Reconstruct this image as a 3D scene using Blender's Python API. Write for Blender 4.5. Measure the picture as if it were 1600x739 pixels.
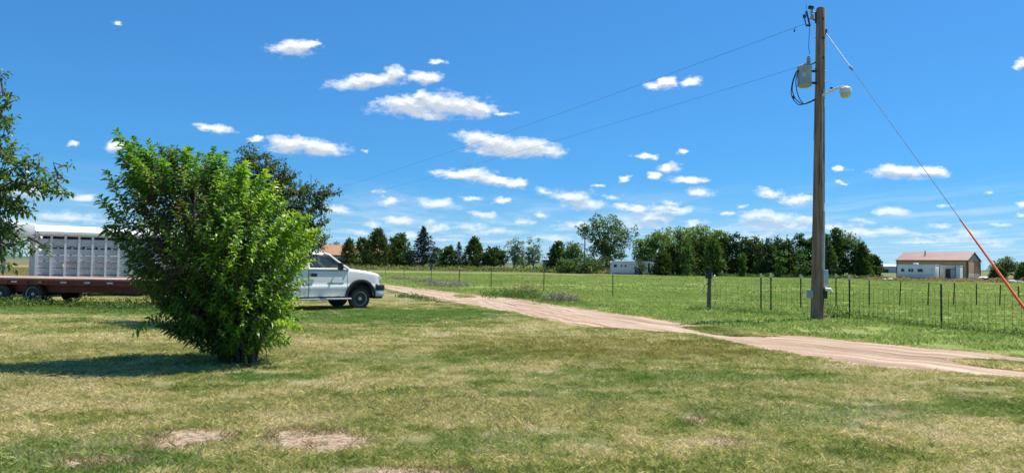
import bpy, bmesh, math, random
import numpy as np
from mathutils import Vector, Matrix
random.seed(7); RS = np.random.RandomState(11)
for o in list(bpy.data.objects): bpy.data.objects.remove(o)
scene = bpy.context.scene
COL = scene.collection
R = math.radians
# ------------------------------------------------------------------ camera
F = 1142.0; H = 1.6; PITCH = R(2.24); ROLL = R(0.76)
cd = bpy.data.cameras.new('camera'); cam = bpy.data.objects.new('camera', cd); COL.objects.link(cam)
cd.sensor_width = 36; cd.lens = 36 * F / 1600; cd.clip_end = 20000; cd.clip_start = 0.1
MR = Matrix.Rotation(R(90) + PITCH, 3, 'X') @ Matrix.Rotation(ROLL, 3, 'Z')
cam.matrix_world = Matrix.Translation((0, 0, H)) @ MR.to_4x4()
scene.camera = cam
def ray(px, py): return MR @ Vector(((px - 800) / F, -(py - 369.5) / F, -1))
def gnd(px, py, z=0.0):
    d = ray(px, py); t = (z - H) / d.z; return Vector((d.x * t, d.y * t, z))
def at(px, py, Y):
    d = ray(px, py); t = Y / d.y; return Vector((d.x * t, Y, H + d.z * t))
# ------------------------------------------------------------------ sun, sky, exposure
SUN_EL = R(61); SUN_AZ = R(30)           # sun to the right and a little beyond: direction (cos az, sin az)
sl = bpy.data.lights.new('sun', 'SUN'); sl.energy = 5.0; sl.angle = R(0.53); sl.color = (1, 0.955, 0.87)
sun = bpy.data.objects.new('sun', sl); COL.objects.link(sun)
sdir = Vector((math.cos(SUN_AZ) * math.cos(SUN_EL), math.sin(SUN_AZ) * math.cos(SUN_EL), math.sin(SUN_EL)))
sun.rotation_euler = sdir.to_track_quat('Z', 'Y').to_euler(); sun.location = sdir * 60
scene.view_settings.view_transform = 'Standard'; scene.view_settings.look = 'None'
scene.view_settings.exposure = 0.72; scene.view_settings.gamma = 1; scene.view_settings.use_curve_mapping = False
SKY_STR = 0.125
# clouds: centre x, y, half width, half height (photograph pixels), tilt, strength
CL = [(463,76,40,13,-6,1),(492,70,14,8,-6,1),(575,129,62,11,-7,1),(612,118,24,11,-10,1),(663,122,22,10,0,1),(685,99,13,3.5,0,.75),(640,166,58,17,0,1),(700,164,66,19,2,1),(740,170,34,16,0,1),
 (660,149,13,8,0,1),(785,176,22,4,0,.8),(337,202,32,6.5,9,1),(455,227,40,14,6,1),(500,233,44,12,2,1),(400,217,12,5,0,.85),(188,229,25,10,-8,.95),(117,224,10,4,0,.75),
 (178,37,9,4,0,.85),(765,222,52,13,8,1),(825,233,54,15,0,1),(790,234,60,12,2,1),(725,272,48,8,-4,.95),(765,280,48,9,8,.95),(805,287,26,7,0,.95),(608,313,18,6,-8,.8),(680,318,36,9,2,.95),
 (733,309,20,4,0,.8),(784,314,14,5.5,0,1),(622,343,24,7,0,.9),(680,355,25,8,0,.9),(755,334,18,5.5,0,.9),(895,306,38,10,4,.85),(915,318,40,9,0,.75),(845,336,16,4,0,.8),
 (905,352,40,6,0,.65),(1030,134,28,7,0,1),(1045,128,14,7,0,1),(1082,129,21,6,-4,1),(1010,245,20,4.5,-3,.9),(1065,238,9,3.5,0,.85),(1045,262,18,8,-6,1),(1024,274,13,6,0,1),
 (1076,281,32,6.5,0,.95),(1092,300,21,7,0,1),(976,280,9,4.5,0,.85),(975,322,16,5,0,.8),(995,326,24,7,0,.95),(1045,329,36,8,0,.95),(1015,341,42,7,0,.8),(1000,352,60,7,0,.6),(1204,302,24,8,0,1),
 (1245,313,32,7,-4,1),(1137,334,13,4,0,.8),(1200,339,48,8,0,.9),(1220,352,75,10,0,.65),(1085,352,22,7,0,.8),(1317,264,14,4.5,0,.9),(1405,270,46,11,0,1),(1450,268,34,8,4,1),(1315,287,10,3,0,.7),
 (1392,330,37,8,0,.9),(1335,362,50,7,0,.85),(1395,364,46,7,0,.8),(1595,100,15,9,-10,.95),(1568,352,22,4,0,.7),(1598,318,12,5,0,.85),(1597,334,12,5,0,.85),(523,327,26,7,0,.9),(128,311,24,7,0,.8),
 (40,300,34,12,0,.6),(570,235,7,2.5,0,.6),(1190,366,60,8,0,.5),(1500,372,50,7,0,.5),(580,348,16,5,0,.7),(735,355,35,6,0,.6),(100,338,60,8,0,.5),(1470,353,20,4,0,.6),(1515,365,36,8,0,.6),(820,345,18,4,0,.6),
 (770,362,40,6,0,.5),(640,366,34,5,0,.55),(700,376,30,4,0,.5),(560,362,24,5,0,.5),(930,378,30,4,0,.5),(1050,318,18,4,0,.6),(1120,372,40,5,0,.55),(1260,344,30,5,0,.55),(1300,352,34,6,0,.6),(1440,378,40,5,0,.5),(1560,378,26,5,0,.55),(1350,346,20,4,0,.5),(590,300,10,3,0,.5),(850,300,14,4,0,.6),(930,290,8,3,0,.6),(1160,322,10,3,0,.6),(20,345,40,6,0,.5),(1480,322,14,3,0,.5),(1540,300,9,3,0,.5),(870,372,40,6,0,.45),(960,308,12,3,0,.5),(665,180,40,7,0,.9)]
world = bpy.data.worlds.new('World'); scene.world = world; world.use_nodes = True
def build_world():
    nt = world.node_tree; nt.nodes.clear(); N = nt.nodes.new; L = nt.links.new
    def math_(op, a, b=None, c=None, clamp=False, tree=None):
        t = tree or nt
        n = t.nodes.new('ShaderNodeMath'); n.operation = op; n.use_clamp = clamp
        for i, v in enumerate((a, b, c)):
            if v is None: continue
            if isinstance(v, (int, float)): n.inputs[i].default_value = v
            else: t.links.new(v, n.inputs[i])
        return n.outputs[0]
    out = N('ShaderNodeOutputWorld'); bg = N('ShaderNodeBackground'); bg.inputs[1].default_value = SKY_STR; L(bg.outputs[0], out.inputs[0])
    sky = N('ShaderNodeTexSky'); sky.sky_type = 'NISHITA'; sky.sun_disc = False
    sky.sun_elevation = SUN_EL; sky.sun_rotation = R(90) - SUN_AZ
    sky.altitude = 900; sky.air_density = 1.1; sky.dust_density = 0.8; sky.ozone_density = 2.2
    tint = N('ShaderNodeMix'); tint.data_type = 'RGBA'; tint.blend_type = 'MULTIPLY'; tint.inputs[0].default_value = 1
    gm = N('ShaderNodeGamma'); gm.inputs[1].default_value = .7; L(sky.outputs[0], gm.inputs[0]); L(gm.outputs[0], tint.inputs[6]); tint.inputs[7].default_value = (.225, .67, 1.16, 1)
    tc = N('ShaderNodeTexCoord'); sx = N('ShaderNodeSeparateXYZ'); L(tc.outputs['Generated'], sx.inputs[0])
    ay = math_('MAXIMUM', math_('ABSOLUTE', sx.outputs[1]), 0.02)
    u = math_('DIVIDE', sx.outputs[0], ay); v = math_('DIVIDE', sx.outputs[2], ay)
    # the clouds are gathered in tiles of sky so that a ray only evaluates the few near it
    def cloud_group(cl):
        g = bpy.data.node_groups.new('cloud_field', 'ShaderNodeTree')
        g.interface.new_socket('P', in_out='INPUT', socket_type='NodeSocketVector'); g.interface.new_socket('D', in_out='OUTPUT', socket_type='NodeSocketFloat')
        gi = g.nodes.new('NodeGroupInput'); go = g.nodes.new('NodeGroupOutput'); acc = None
        for (c, hw, hh, tilt, s) in cl:
            m = g.nodes.new('ShaderNodeMapping'); m.vector_type = 'TEXTURE'
            if acc is None: g.links.new(gi.outputs[0], m.inputs[0])
            else:                                   # carries the running value in z (scaled away) so the nodes evaluate one after another
                ma = g.nodes.new('ShaderNodeVectorMath'); ma.operation = 'MULTIPLY_ADD'; g.links.new(acc, ma.inputs[0]); ma.inputs[1].default_value = (0, 0, 1); g.links.new(gi.outputs[0], ma.inputs[2]); g.links.new(ma.outputs[0], m.inputs[0])
            m.inputs['Location'].default_value = c; m.inputs['Rotation'].default_value = (0, 0, -R(tilt) - ROLL)
            m.inputs['Scale'].default_value = (hw, hh, 1e5)
            ln = g.nodes.new('ShaderNodeVectorMath'); ln.operation = 'LENGTH'; g.links.new(m.outputs[0], ln.inputs[0])
            q = math_('MULTIPLY', math_('SUBTRACT', 1.0, ln.outputs['Value'], tree=g), s, tree=g)
            acc = q if acc is None else math_('SMOOTH_MAX', acc, q, 0.12, tree=g)
        g.links.new(acc, go.inputs[0]); return g
    ALL = []
    for (cx, cy, hw, hh, tilt, s) in CL:
        d = ray(cx, cy); ALL.append(((d.x / d.y, d.z / d.y, 0), hw / F * 1.12, hh / F * 1.2, tilt, s))
    def coords(dv):
        cmb = N('ShaderNodeCombineXYZ'); L(u, cmb.inputs[0]); L(math_('ADD', v, dv), cmb.inputs[1])
        n1 = N('ShaderNodeTexNoise'); n1.inputs['Scale'].default_value = 26; n1.inputs['Detail'].default_value = 5; n1.inputs['Roughness'].default_value = .62
        sc = N('ShaderNodeVectorMath'); sc.operation = 'MULTIPLY'; sc.inputs[1].default_value = (1, 1.9, 1); L(cmb.outputs[0], sc.inputs[0]); L(sc.outputs[0], n1.inputs['Vector'])
        sb = N('ShaderNodeVectorMath'); sb.operation = 'SUBTRACT'; sb.inputs[1].default_value = (.5, .5, .5); L(n1.outputs['Color'], sb.inputs[0])
        ml = N('ShaderNodeVectorMath'); ml.operation = 'MULTIPLY'; ml.inputs[1].default_value = (.052, .022, 0); L(sb.outputs[0], ml.inputs[0])
        ad = N('ShaderNodeVectorMath'); L(cmb.outputs[0], ad.inputs[0]); L(ml.outputs[0], ad.inputs[1])
        n2 = N('ShaderNodeTexNoise'); n2.inputs['Scale'].default_value = 60; n2.inputs['Detail'].default_value = 5; n2.inputs['Roughness'].default_value = .66; L(sc.outputs[0], n2.inputs['Vector'])
        return ad.outputs[0], math_('MULTIPLY', math_('SUBTRACT', n2.outputs[0], .5), 1.25)
    C0 = coords(0.0); C1 = coords(0.0095)
    def field(gr, C):
        gn = N('ShaderNodeGroup'); gn.node_tree = gr; L(C[0], gn.inputs[0]); return math_('ADD', gn.outputs[0], C[1])
    # thin distant cloud layer near the horizon
    el = math_('MAXIMUM', sx.outputs[2], 0.012)
    pc = N('ShaderNodeCombineXYZ'); L(math_('DIVIDE', sx.outputs[0], el), pc.inputs[0]); L(math_('MULTIPLY', math_('DIVIDE', sx.outputs[1], el), .35), pc.inputs[1])
    n3 = N('ShaderNodeTexNoise'); n3.inputs['Scale'].default_value = .62; n3.inputs['Detail'].default_value = 4; n3.inputs['Roughness'].default_value = .6; L(pc.outputs[0], n3.inputs['Vector'])
    lowm = N('ShaderNodeMapRange'); lowm.inputs[1].default_value = .12; lowm.inputs[2].default_value = .04; L(sx.outputs[2], lowm.inputs[0])
    thr = N('ShaderNodeMapRange'); thr.interpolation_type = 'SMOOTHSTEP'; thr.inputs[1].default_value = .44; thr.inputs[2].default_value = .66; L(n3.outputs[0], thr.inputs[0])
    low = math_('MULTIPLY', math_('MULTIPLY', lowm.outputs[0], thr.outputs[0]), .42)
    k = 1.0 / SKY_STR
    def mixn(f, a, b):
        m = N('ShaderNodeMix'); m.data_type = 'RGBA'
        for i, x in ((0, f), (6, a), (7, b)):
            if isinstance(x, tuple): m.inputs[i].default_value = x
            else: L(x, m.inputs[i])
        return m.outputs[2]
    WHITE = (.64 * k, .66 * k, .67 * k, 1); GREY = (.36 * k, .41 * k, .48 * k, 1)
    hz = N('ShaderNodeMapRange'); hz.interpolation_type = 'SMOOTHSTEP'; hz.inputs[1].default_value = .12; hz.inputs[2].default_value = -.02; hz.inputs[4].default_value = .45; L(sx.outputs[2], hz.inputs[0])
    base = mixn(low, mixn(hz.outputs[0], tint.outputs[2], (.42 * k, .56 * k, .68 * k, 1)), (.53 * k, .59 * k, .64 * k, 1)); L(base, bg.inputs[0])
    fade = N('ShaderNodeMapRange'); fade.inputs[1].default_value = 0; fade.inputs[2].default_value = .13; fade.inputs[3].default_value = .5; fade.inputs[4].default_value = 1; L(sx.outputs[2], fade.inputs[0])
    chain = None; vs_ = [(0, .09), (.09, .17), (.17, .45)]; us_ = [-.8 + .2 * i for i in range(9)]
    def inside(x, lo, hi): return math_('MULTIPLY', math_('GREATER_THAN', x, lo), math_('LESS_THAN', x, hi))
    for (v0, v1) in vs_:
        for i in range(8):
            u0, u1 = us_[i], us_[i + 1]; mg = .035
            cl = [q for q in ALL if q[0][0] + q[1] > u0 - mg and q[0][0] - q[1] < u1 + mg and q[0][1] + q[2] * 1.6 > v0 - .02 and q[0][1] - q[2] * 1.6 < v1 + .02]
            if not cl: continue
            gr = cloud_group(cl); f0 = field(gr, C0); f1 = field(gr, C1)
            ms = N('ShaderNodeMapRange'); ms.interpolation_type = 'SMOOTHSTEP'; ms.inputs[1].default_value = -.10; ms.inputs[2].default_value = .68; L(f0, ms.inputs[0])
            sh = N('ShaderNodeMapRange'); sh.interpolation_type = 'SMOOTHSTEP'; sh.inputs[1].default_value = .0; sh.inputs[2].default_value = .6; L(f1, sh.inputs[0])
            col = mixn(math_('MULTIPLY', ms.outputs[0], fade.outputs[0]), base, mixn(sh.outputs[0], WHITE, GREY))
            b2 = N('ShaderNodeBackground'); b2.inputs[1].default_value = SKY_STR; L(col, b2.inputs[0])
            if chain is None: chain = b2.outputs[0]; 
            else:
                mx = N('ShaderNodeMixShader'); L(math_('MULTIPLY', inside(u, u0, u1), inside(v, v0, v1)), mx.inputs[0]); L(chain, mx.inputs[1]); L(b2.outputs[0], mx.inputs[2]); chain = mx.outputs[0]
    win = math_('MULTIPLY', math_('MULTIPLY', inside(u, -.8, .8), inside(v, 0.0, .45)), math_('GREATER_THAN', sx.outputs[1], 0))
    mx = N('ShaderNodeMixShader'); L(win, mx.inputs[0]); L(bg.outputs[0], mx.inputs[1]); L(chain, mx.inputs[2]); L(mx.outputs[0], out.inputs[0])
    world.cycles.sampling_method = 'MANUAL'; world.cycles.sample_map_resolution = 512
build_world()
# ------------------------------------------------------------------ tags and mesh helpers
def tag(o, label=None, cat=None, group=None, kind=None):
    if label: o['label'] = label
    if cat: o['category'] = cat
    if group: o['group'] = group
    if kind: o['kind'] = kind
    return o
def thing(name, label, cat, loc=(0, 0, 0), rz=0, group=None):
    o = bpy.data.objects.new(name, None); COL.objects.link(o); o.location = loc; o.rotation_euler = (0, 0, rz); o.empty_display_size = .3
    return tag(o, label, cat, group)
def np_mesh(name, verts, faces_flat, counts, mat, parent=None, rnd=None, smooth=False):
    me = bpy.data.meshes.new(name)
    verts = np.asarray(verts, dtype=np.float32); faces_flat = np.asarray(faces_flat, dtype=np.int32); counts = np.asarray(counts, dtype=np.int32)
    me.vertices.add(len(verts)); me.vertices.foreach_set('co', verts.ravel())
    me.loops.add(len(faces_flat)); me.loops.foreach_set('vertex_index', faces_flat)
    me.polygons.add(len(counts)); st = np.concatenate([[0], np.cumsum(counts)[:-1]]).astype(np.int32)
    me.polygons.foreach_set('loop_start', st); me.polygons.foreach_set('loop_total', counts)
    if smooth: me.polygons.foreach_set('use_smooth', np.ones(len(counts), dtype=bool))
    me.update(calc_edges=True); me.validate()
    if rnd is not None:
        a = me.attributes.new('rnd', 'FLOAT', 'POINT'); a.data.foreach_set('value', np.asarray(rnd, dtype=np.float32))
    if mat: me.materials.append(mat)
    o = bpy.data.objects.new(name, me); COL.objects.link(o)
    if parent: o.parent = parent
    return o
class MB:
    def __init__(s): s.v = []; s.f = []; s.m = 0
    def add(s, vs, fs):
        b = len(s.v); s.v += [tuple(x) for x in vs]; s.f += [tuple(i + b for i in f) for f in fs]
    def box(s, c, d, rot=None):
        x, y, z = d[0] / 2, d[1] / 2, d[2] / 2
        vs = [Vector((a * x, b * y, e * z)) for a in (-1, 1) for b in (-1, 1) for e in (-1, 1)]
        if rot is not None: vs = [rot @ p for p in vs]
        c = Vector(c); s.add([p + c for p in vs], [(0, 1, 3, 2), (4, 6, 7, 5), (0, 4, 5, 1), (2, 3, 7, 6), (0, 2, 6, 4), (1, 5, 7, 3)])
    def tube(s, pts, r, n=8, caps=True):
        pts = [Vector(p) for p in pts]; k = len(pts)
        rr = r if isinstance(r, (list, tuple)) else [r] * k
        vs = []; prev = None
        for i, p in enumerate(pts):
            d = (pts[min(i + 1, k - 1)] - pts[max(i - 1, 0)]); d = d.normalized() if d.length > 1e-9 else Vector((0, 0, 1))
            if prev is None: a = d.orthogonal().normalized()
            else:
                a = prev - d * prev.dot(d); a = a.normalized() if a.length > 1e-6 else d.orthogonal().normalized()
            prev = a; b = d.cross(a)
            for j in range(n):
                t = 2 * math.pi * j / n; vs.append(p + (a * math.cos(t) + b * math.sin(t)) * rr[i])
        fs = [(i * n + j, i * n + (j + 1) % n, (i + 1) * n + (j + 1) % n, (i + 1) * n + j) for i in range(k - 1) for j in range(n)]
        if caps: fs += [tuple(range(n - 1, -1, -1)), tuple((k - 1) * n + j for j in range(n))]
        s.add(vs, fs)
    def lathe(s, prof, n=24, M=None):          # profile (r, h) about local Z
        vs = []
        for r, h in prof:
            for j in range(n):
                t = 2 * math.pi * j / n; p = Vector((r * math.cos(t), r * math.sin(t), h)); vs.append(M @ p if M is not None else p)
        k = len(prof)
        fs = [(i * n + j, i * n + (j + 1) % n, (i + 1) * n + (j + 1) % n, (i + 1) * n + j) for i in range(k - 1) for j in range(n)]
        fs += [tuple(range(n - 1, -1, -1)), tuple((k - 1) * n + j for j in range(n))]
        s.add(vs, fs)
    def prism(s, poly, a0, a1, axis='y'):      # poly in (x,z), extruded along y
        n = len(poly)
        if axis == 'y': vs = [(p[0], a0, p[1]) for p in poly] + [(p[0], a1, p[1]) for p in poly]
        elif axis == 'x': vs = [(a0, p[0], p[1]) for p in poly] + [(a1, p[0], p[1]) for p in poly]
        else: vs = [(p[0], p[1], a0) for p in poly] + [(p[0], p[1], a1) for p in poly]
        s.add(vs, [tuple(range(n)), tuple(range(2 * n - 1, n - 1, -1))] + [(i, (i + 1) % n, n + (i + 1) % n, n + i) for i in range(n)])
    def build(s, name, mat, parent=None, smooth=False, bevel=0, seg=2):
        me = bpy.data.meshes.new(name); me.from_pydata(s.v, [], s.f); me.update()
        bm = bmesh.new(); bm.from_mesh(me); bmesh.ops.recalc_face_normals(bm, faces=bm.faces)
        if bevel:
            bmesh.ops.bevel(bm, geom=[e for e in bm.edges if len(e.link_faces) == 2 and e.calc_face_angle(0) > .5], offset=bevel, segments=seg, profile=.5, affect='EDGES', clamp_overlap=True)
        bm.to_mesh(me); bm.free()
        if smooth or bevel: me.shade_smooth()
        if smooth or bevel:
            try: me.set_sharp_from_angle(angle=R(38))
            except Exception: pass
        me.materials.append(mat)
        o = bpy.data.objects.new(name, me); COL.objects.link(o)
        if parent: o.parent = parent
        return o
def one(shape, args, name, mat, parent=None, **k):
    m = MB(); getattr(m, shape)(*args); return m.build(name, mat, parent, **k)
def dup(o, parent=None, loc=None):
    c = o.copy(); COL.objects.link(c)
    if parent: c.parent = parent
    if loc is not None: c.location = loc
    for ch in o.children: dup(ch, c)
    return c
# ------------------------------------------------------------------ materials
def newmat(name):
    m = bpy.data.materials.new(name); m.use_nodes = True; nt = m.node_tree; return m, nt, nt.nodes['Principled BSDF'], nt.nodes['Material Output']
def ramp(nt, fac, stops, interp='LINEAR'):
    r = nt.nodes.new('ShaderNodeValToRGB'); r.color_ramp.interpolation = interp
    while len(r.color_ramp.elements) < len(stops): r.color_ramp.elements.new(.5)
    for e, (p, c) in zip(r.color_ramp.elements, stops): e.position = p; e.color = (*c[:3], 1)
    nt.links.new(fac, r.inputs[0]); return r.outputs[0]
def noise(nt, vec, scale, detail=4, rough=.55, vscale=None, dist=0):
    n = nt.nodes.new('ShaderNodeTexNoise'); n.inputs['Scale'].default_value = scale; n.inputs['Detail'].default_value = detail; n.inputs['Roughness'].default_value = rough; n.inputs['Distortion'].default_value = dist
    if vscale:
        m = nt.nodes.new('ShaderNodeVectorMath'); m.operation = 'MULTIPLY'; m.inputs[1].default_value = vscale; nt.links.new(vec, m.inputs[0]); vec = m.outputs[0]
    nt.links.new(vec, n.inputs['Vector']); return n.outputs[0]
def mth(nt, op, a, b=None, clamp=False):
    n = nt.nodes.new('ShaderNodeMath'); n.operation = op; n.use_clamp = clamp
    for i, v in enumerate((a, b)):
        if v is None: continue
        if isinstance(v, (int, float)): n.inputs[i].default_value = v
        else: nt.links.new(v, n.inputs[i])
    return n.outputs[0]
def mixc(nt, f, a, b, mode='MIX'):
    n = nt.nodes.new('ShaderNodeMix'); n.data_type = 'RGBA'; n.blend_type = mode
    for i, v in ((0, f), (6, a), (7, b)):
        if isinstance(v, (int, float)): n.inputs[i].default_value = v
        elif isinstance(v, tuple): n.inputs[i].default_value = (*v[:3], 1)
        else: nt.links.new(v, n.inputs[i])
    return n.outputs[2]
def maprange(nt, x, a, b, c=0, d=1, smooth=True):
    n = nt.nodes.new('ShaderNodeMapRange'); n.interpolation_type = 'SMOOTHSTEP' if smooth else 'LINEAR'
    for i, v in enumerate((a, b, c, d)): n.inputs[i + 1].default_value = v
    nt.links.new(x, n.inputs[0]); return n.outputs[0]
def surf(name, ca, cb=None, scale=3, vscale=None, rough=.7, metal=0, bump=0, bscale=None, detail=5, spec=.5, coat=0, lo=.35, hi=.68):
    m, nt, p, out = newmat(name); tc = nt.nodes.new('ShaderNodeTexCoord').outputs['Object']
    if cb is None: cb = tuple(c * .82 for c in ca)
    f = maprange(nt, noise(nt, tc, scale, detail, .6, vscale), lo, hi)
    nt.links.new(mixc(nt, f, ca, cb), p.inputs['Base Color'])
    p.inputs['Roughness'].default_value = rough; p.inputs['Metallic'].default_value = metal; p.inputs['Specular IOR Level'].default_value = spec; p.inputs['Coat Weight'].default_value = coat
    if bump:
        b = nt.nodes.new('ShaderNodeBump'); b.inputs['Strength'].default_value = bump; b.inputs['Distance'].default_value = .02
        nt.links.new(noise(nt, tc, bscale or scale * 4, 5, .6, vscale), b.inputs['Height']); nt.links.new(b.outputs[0], p.inputs['Normal'])
    return m
def leafmat(name, stops, trans=.35, rough=.45, tcol=(1.3, 1.5, .5), spec=.4):
    m, nt, p, out = newmat(name)
    a = nt.nodes.new('ShaderNodeAttribute'); a.attribute_name = 'rnd'
    c = ramp(nt, a.outputs['Fac'], stops)
    nt.links.new(c, p.inputs['Base Color']); p.inputs['Roughness'].default_value = rough; p.inputs['Specular IOR Level'].default_value = spec
    t = nt.nodes.new('ShaderNodeBsdfTranslucent'); nt.links.new(mixc(nt, 1.0, c, tcol, 'MULTIPLY'), t.inputs[0])
    mx = nt.nodes.new('ShaderNodeMixShader'); mx.inputs[0].default_value = trans
    nt.links.new(p.outputs[0], mx.inputs[1]); nt.links.new(t.outputs[0], mx.inputs[2]); nt.links.new(mx.outputs[0], out.inputs[0])
    return m
def glassmat(name, tint=(.05, .07, .07), alpha=.45):
    m, nt, p, out = newmat(name); p.inputs['Base Color'].default_value = (*tint, 1); p.inputs['Roughness'].default_value = .04; p.inputs['Alpha'].default_value = alpha; p.inputs['Specular IOR Level'].default_value = .8
    return m
M = {}
M['wood_pole'] = surf('weathered_pole_wood', (.31, .21, .145), (.14, .090, .060), 5, (3, 3, .18), .85, bump=.9, bscale=9)
M['galv'] = surf('galvanised_steel', (.52, .54, .55), (.38, .40, .42), 6, rough=.45, metal=.6)
M['dark_metal'] = surf('dark_hardware', (.05, .05, .055), (.03, .03, .03), 8, rough=.5, metal=.4)
M['grey_paint'] = surf('grey_tank_paint', (.36, .39, .39), (.27, .29, .29), 4, (1, 1, .4), .45)
M['porcelain'] = surf('grey_porcelain', (.30, .33, .36), rough=.3)
M['white_plastic'] = surf('white_plastic', (.75, .74, .68), (.62, .60, .52), 5, rough=.45)
M['lamp_glass'] = surf('lamp_lens', (.55, .55, .48), (.42, .42, .36), 6, rough=.3)
M['cable'] = surf('black_cable', (.02, .02, .025), rough=.6)
M['alu_wire'] = surf('weathered_conductor', (.06, .09, .13), rough=.5, metal=.3)
M['guy_wire'] = surf('guy_strand', (.09, .12, .15), rough=.7, metal=0)
M['guard'] = surf('orange_guy_guard', (.85, .125, .012), (.74, .085, .010), 5, (1, 1, .3), .45)
M['black_plastic'] = surf('black_plastic', (.018, .02, .028), rough=.5)
M['white_paint'] = surf('white_truck_paint', (.84, .82, .77), (.81, .79, .74), 1.5, rough=.28, coat=.6)
M['tyre'] = surf('tyre_rubber', (.035, .034, .033), (.06, .055, .05), 12, rough=.85, bump=.3)
M['rim'] = surf('brushed_rim', (.66, .67, .69), (.55, .56, .58), 9, rough=.4, metal=.25)
M['chrome'] = surf('dulled_chrome', (.66, .66, .66), (.55, .55, .55), 5, rough=.3, metal=.4)
M['glass'] = glassmat('window_glass'); M['dark_glass'] = surf('dark_window', (.02, .026, .032), rough=.08)
M['clear'] = glassmat('headlight_lens', (.5, .52, .52), .55)
M['orange_lens'] = surf('amber_lens', (.8, .25, .03), rough=.3)
M['seat'] = surf('grey_seat_cloth', (.16, .155, .15), rough=.9)
M['red_paint'] = surf('faded_red_trailer_paint', (.29, .050, .028), (.20, .034, .022), 2.2, (1, 1, 2), .6, bump=.1)
M['plank'] = surf('sun_bleached_plank', (.50, .33, .25), (.34, .22, .17), 3, (.4, 9, 3), .9, bump=.5)
M['reflector_white'] = surf('reflector_white', (.75, .72, .70), rough=.4); M['reflector_red'] = surf('reflector_red', (.5, .03, .02), rough=.4)
M['alum'] = surf('dull_aluminium_panel', (.58, .57, .57), (.44, .44, .455), 2.0, (1, 1, 3), .55, metal=0)
M['alum_post'] = surf('aluminium_post', (.72, .70, .69), (.60, .59, .59), 4, rough=.5, metal=0)
M['white_roof'] = surf('white_trailer_roof', (.80, .80, .79), (.72, .72, .70), .8, rough=.45)
M['faded_red'] = surf('faded_red_stripe', (.42, .10, .10), (.40, .34, .34), 6, (1, 1, 3), .6)
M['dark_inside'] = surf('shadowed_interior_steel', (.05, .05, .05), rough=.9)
M['tpost_green'] = surf('dark_green_post', (.022, .035, .028), (.05, .04, .03), 7, (1, 1, .4), .6)
M['wire'] = surf('rusted_fence_wire', (.06, .075, .06), (.10, .08, .06), 3, rough=.6, metal=.3)
M['insul'] = surf('yellowed_insulator', (.72, .66, .42), rough=.5); M['insul_white'] = surf('white_insulator', (.8, .8, .76), rough=.5)
M['blue_cap'] = surf('blue_cap', (.03, .10, .30), rough=.5)
M['post_wood'] = surf('grey_post_wood', (.17, .155, .13), (.08, .07, .06), 6, (3, 3, .3), .9, bump=.6)
M['bark'] = surf('rough_bark', (.13, .10, .075), (.06, .045, .035), 9, (2, 2, .5), .95, bump=.8)
M['bark_grey'] = surf('grey_bark', (.20, .18, .16), (.10, .09, .08), 6, (2, 2, .4), .95, bump=.6)
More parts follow.
